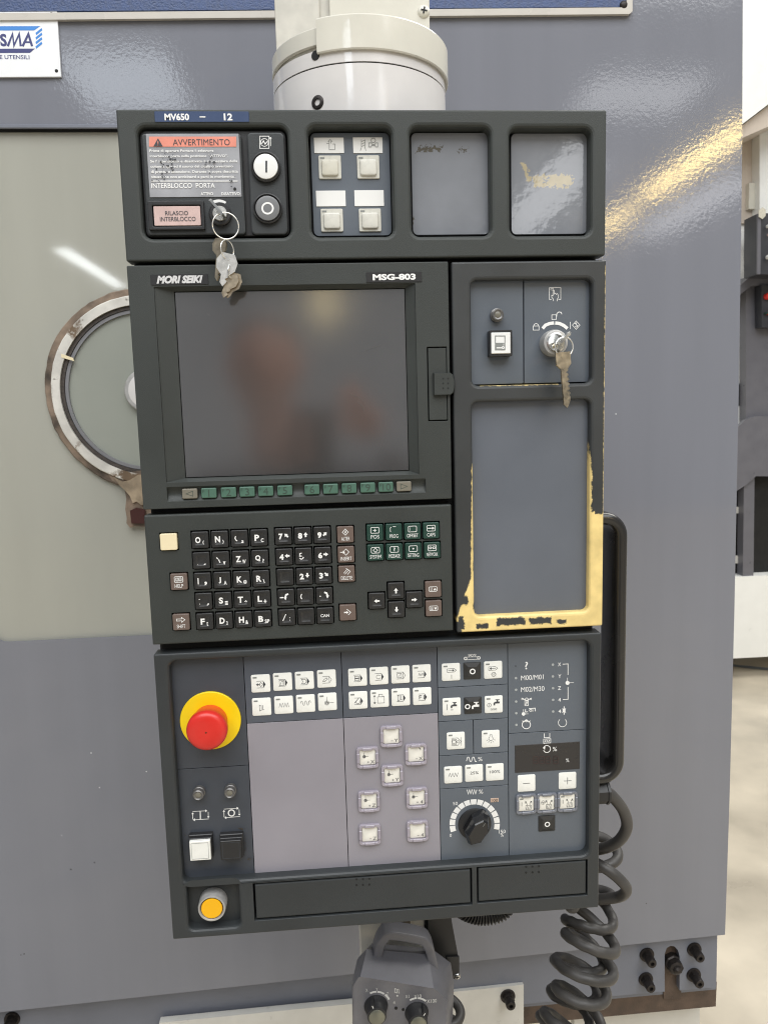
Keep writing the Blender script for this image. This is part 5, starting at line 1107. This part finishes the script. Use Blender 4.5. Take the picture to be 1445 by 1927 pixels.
# painted line in the floor, behind
bm = bmesh.new(); zf = lambda px, py: None
def onfloor(px, py):
    a = ((px - 722.5) / FPX, (py - 963.5) / FPX, 1.0); v = [sum(a[i] * R[i][j] for i in range(3)) for j in range(3)]; t = CAM[2] / v[1]; return (CAM[0] + t * v[0], CAM[1] + t * v[2])
q = [onfloor(1300, 1243), onfloor(1560, 1270), onfloor(1560, 1274.5), onfloor(1300, 1247)]
vs = [bm.verts.new((a, b, .004)) for a, b in q]; bm.faces.new(vs); tag(fin('floor_joint', bm, K['memb'], None), kind='structure')

# ================================================================ THE PHOTOGRAPHER (seen as a reflection in the screen)
def mirror(px, py, d): x, z = P(px, py, d); return Vector((x, .0124 - d, z))
PN = thing('person', (-.1, -1.15, 0), 'person in a dark shirt holding up a phone, seen reflected in the screen', 'person')
def skin(name, joints, bones, m, parent, sub=2):
    me = bpy.data.meshes.new(name); me.from_pydata([tuple(j[0]) for j in joints], bones, [])
    o = bpy.data.objects.new(name, me); C.objects.link(o); o.modifiers.new('s', 'SKIN'); 
    me.attributes  # radii
    for v, j in zip(me.skin_vertices[0].data, joints): v.radius = (j[1], j[2] if len(j) > 2 else j[1])
    me.skin_vertices[0].data[0].use_root = True
    s = o.modifiers.new('u', 'SUBSURF'); s.levels = sub; s.render_levels = sub
    dg = bpy.context.evaluated_depsgraph_get(); dg.update(); m2 = bpy.data.meshes.new_from_object(o.evaluated_get(dg)); bpy.data.objects.remove(o); bpy.data.meshes.remove(me)
    m2.materials.clear(); m2.materials.append(m); m2.shade_smooth(); return put(name, m2, None, parent, (0, 0, 0))
hd = mirror(498, 690, 1.02); nk = hd + Vector((.01, -.03, -.15)); ch = Vector((hd.x + .02, hd.y - .06, hd.z - .36)); pv = Vector((hd.x + .02, hd.y - .05, hd.z - .72))
rs = ch + Vector((.19, 0, .10)); ls = ch + Vector((-.19, 0, .10)); re = Vector((.28, hd.y + .02, hd.z - .40)); le = Vector((hd.x - .24, hd.y + .04, hd.z - .42))
ph = Vector(CAM); rw = ph + Vector((.078, -.05, -.05)); lw = ph + Vector((-.085, -.06, -.10))
J = [(pv, .15, .10), (pv + Vector((0, 0, .18)), .15, .10), (ch, .17, .11), (nk + Vector((0, -.01, -.06)), .07, .06), (ls, .06), (le, .048), (lw.lerp(le, .12), .032), (rs, .06), (re, .048), (rw.lerp(re, .12), .032), (pv + Vector((.10, 0, -.08)), .09), (pv + Vector((.11, .02, -.45)), .065), (pv + Vector((.11, -.03, -.82)), .045), (pv + Vector((-.10, 0, -.08)), .09), (pv + Vector((-.11, .02, -.45)), .065), (pv + Vector((-.11, -.03, -.82)), .045)]
skin('clothed_body', J, [(0, 1), (1, 2), (2, 3), (2, 4), (4, 5), (5, 6), (2, 7), (7, 8), (8, 9), (0, 10), (10, 11), (11, 12), (0, 13), (13, 14), (14, 15)], K['cloth'], PN)
# head: ellipsoid shaped with brow, nose, jaw and ears
bm = bmesh.new(); bmesh.ops.create_uvsphere(bm, u_segments=40, v_segments=28, radius=1)
for v in bm.verts:
    x, y, z = v.co; jaw = 1 - .22 * max(0, -z) ** 1.5
    n = .16 * math.exp(-((x / .16) ** 2 + ((z + .12) / .22) ** 2)) if y > .3 else 0
    e = -.05 * (math.exp(-(((x - .38) / .18) ** 2 + ((z - .1) / .13) ** 2)) + math.exp(-(((x + .38) / .18) ** 2 + ((z - .1) / .13) ** 2))) if y > .3 else 0
    mo = -.03 * math.exp(-((x / .3) ** 2 + ((z + .45) / .05) ** 2)) if y > .3 else 0
    ear = .12 * math.exp(-(((y + .05) / .16) ** 2 + ((z - 0) / .22) ** 2)) * (1 if x > 0 else -1) if abs(x) > .8 else 0
    v.co = Vector((hd.x + (x * jaw + ear) * .078, hd.y + (y * (1 - .1 * max(0, -z)) + n + e + mo) * .098, hd.z + z * .118))
fin('head', bm, K['skin'], PN, 60)
bm = bmesh.new(); tube(bm, [nk + Vector((0, -.01, -.06)), nk + Vector((0, 0, .06))], .055, 16); fin('neck', bm, K['skin'], PN, 60)
bm = bmesh.new(); bmesh.ops.create_uvsphere(bm, u_segments=32, v_segments=20, radius=1)
for v in bm.verts:
    x, y, z = v.co; v.co = Vector((hd.x + x * .083, hd.y - .012 + y * .100, hd.z + .022 + z * .106))
bmesh.ops.delete(bm, geom=[v for v in bm.verts if (v.co.z < hd.z + .055 and v.co.y > hd.y - .02) or v.co.z < hd.z - .05], context='VERTS'); fin('hair', bm, K['hair'], PN, 60)
for sgn, wpt in ((1, rw), (-1, lw)):
    palm = wpt + Vector((-.004 * sgn, .02, .055)); tgt_ = ph + Vector((.004 if sgn > 0 else -.078, -.006, -.055))
    Jh = [(wpt, .026, .02), (wpt.lerp(palm, .6), .034, .018), (palm, .038, .016)]; Bh = [(0, 1), (1, 2)]
    for k in range(4):
        b = palm + Vector((-.02 * sgn, .012, .03 - .021 * k)); mid_ = b + Vector((-.012 * sgn, .026, .004)); tip = b + Vector((-.036 * sgn, .034 - .001 * k, .002)); i = len(Jh)
        Jh += [(b, .0095), (mid_, .0088), (tip, .0075)]; Bh += [(2, i), (i, i + 1), (i + 1, i + 2)]
    i = len(Jh); Jh += [(palm + Vector((-.016 * sgn, -.01, .03)), .012), (palm + Vector((-.03 * sgn, -.008, .062)), .0095)]; Bh += [(1, i), (i, i + 1)]
    skin('hand', Jh, Bh, K['skin'], PN)
PHN = thing('phone', tuple(ph + Vector((-.036, -.008, -.06))), 'black phone held upright, reflected as a dark rectangle in the screen', 'phone')
bm = bmesh.new(); slab(bm, ph.x - .064, ph.z - .137, ph.x + .013, ph.z + .014, .010, ph.y - .0125 + .0245, ph.y - .012, 0)
bm.free(); bm = bmesh.new()
L = [[(a, yy, c) for a, c in rr(ph.x - .064 + i, ph.z - .137 + i, ph.x + .013 - i, ph.z + .014 - i, .010)] for i, yy in ((.001, ph.y - .004), (0, ph.y - .005), (0, ph.y - .011), (.001, ph.y - .012))]
loft(bm, L); fin('phone_body', bm, K['phoneb'], PHN, 40)
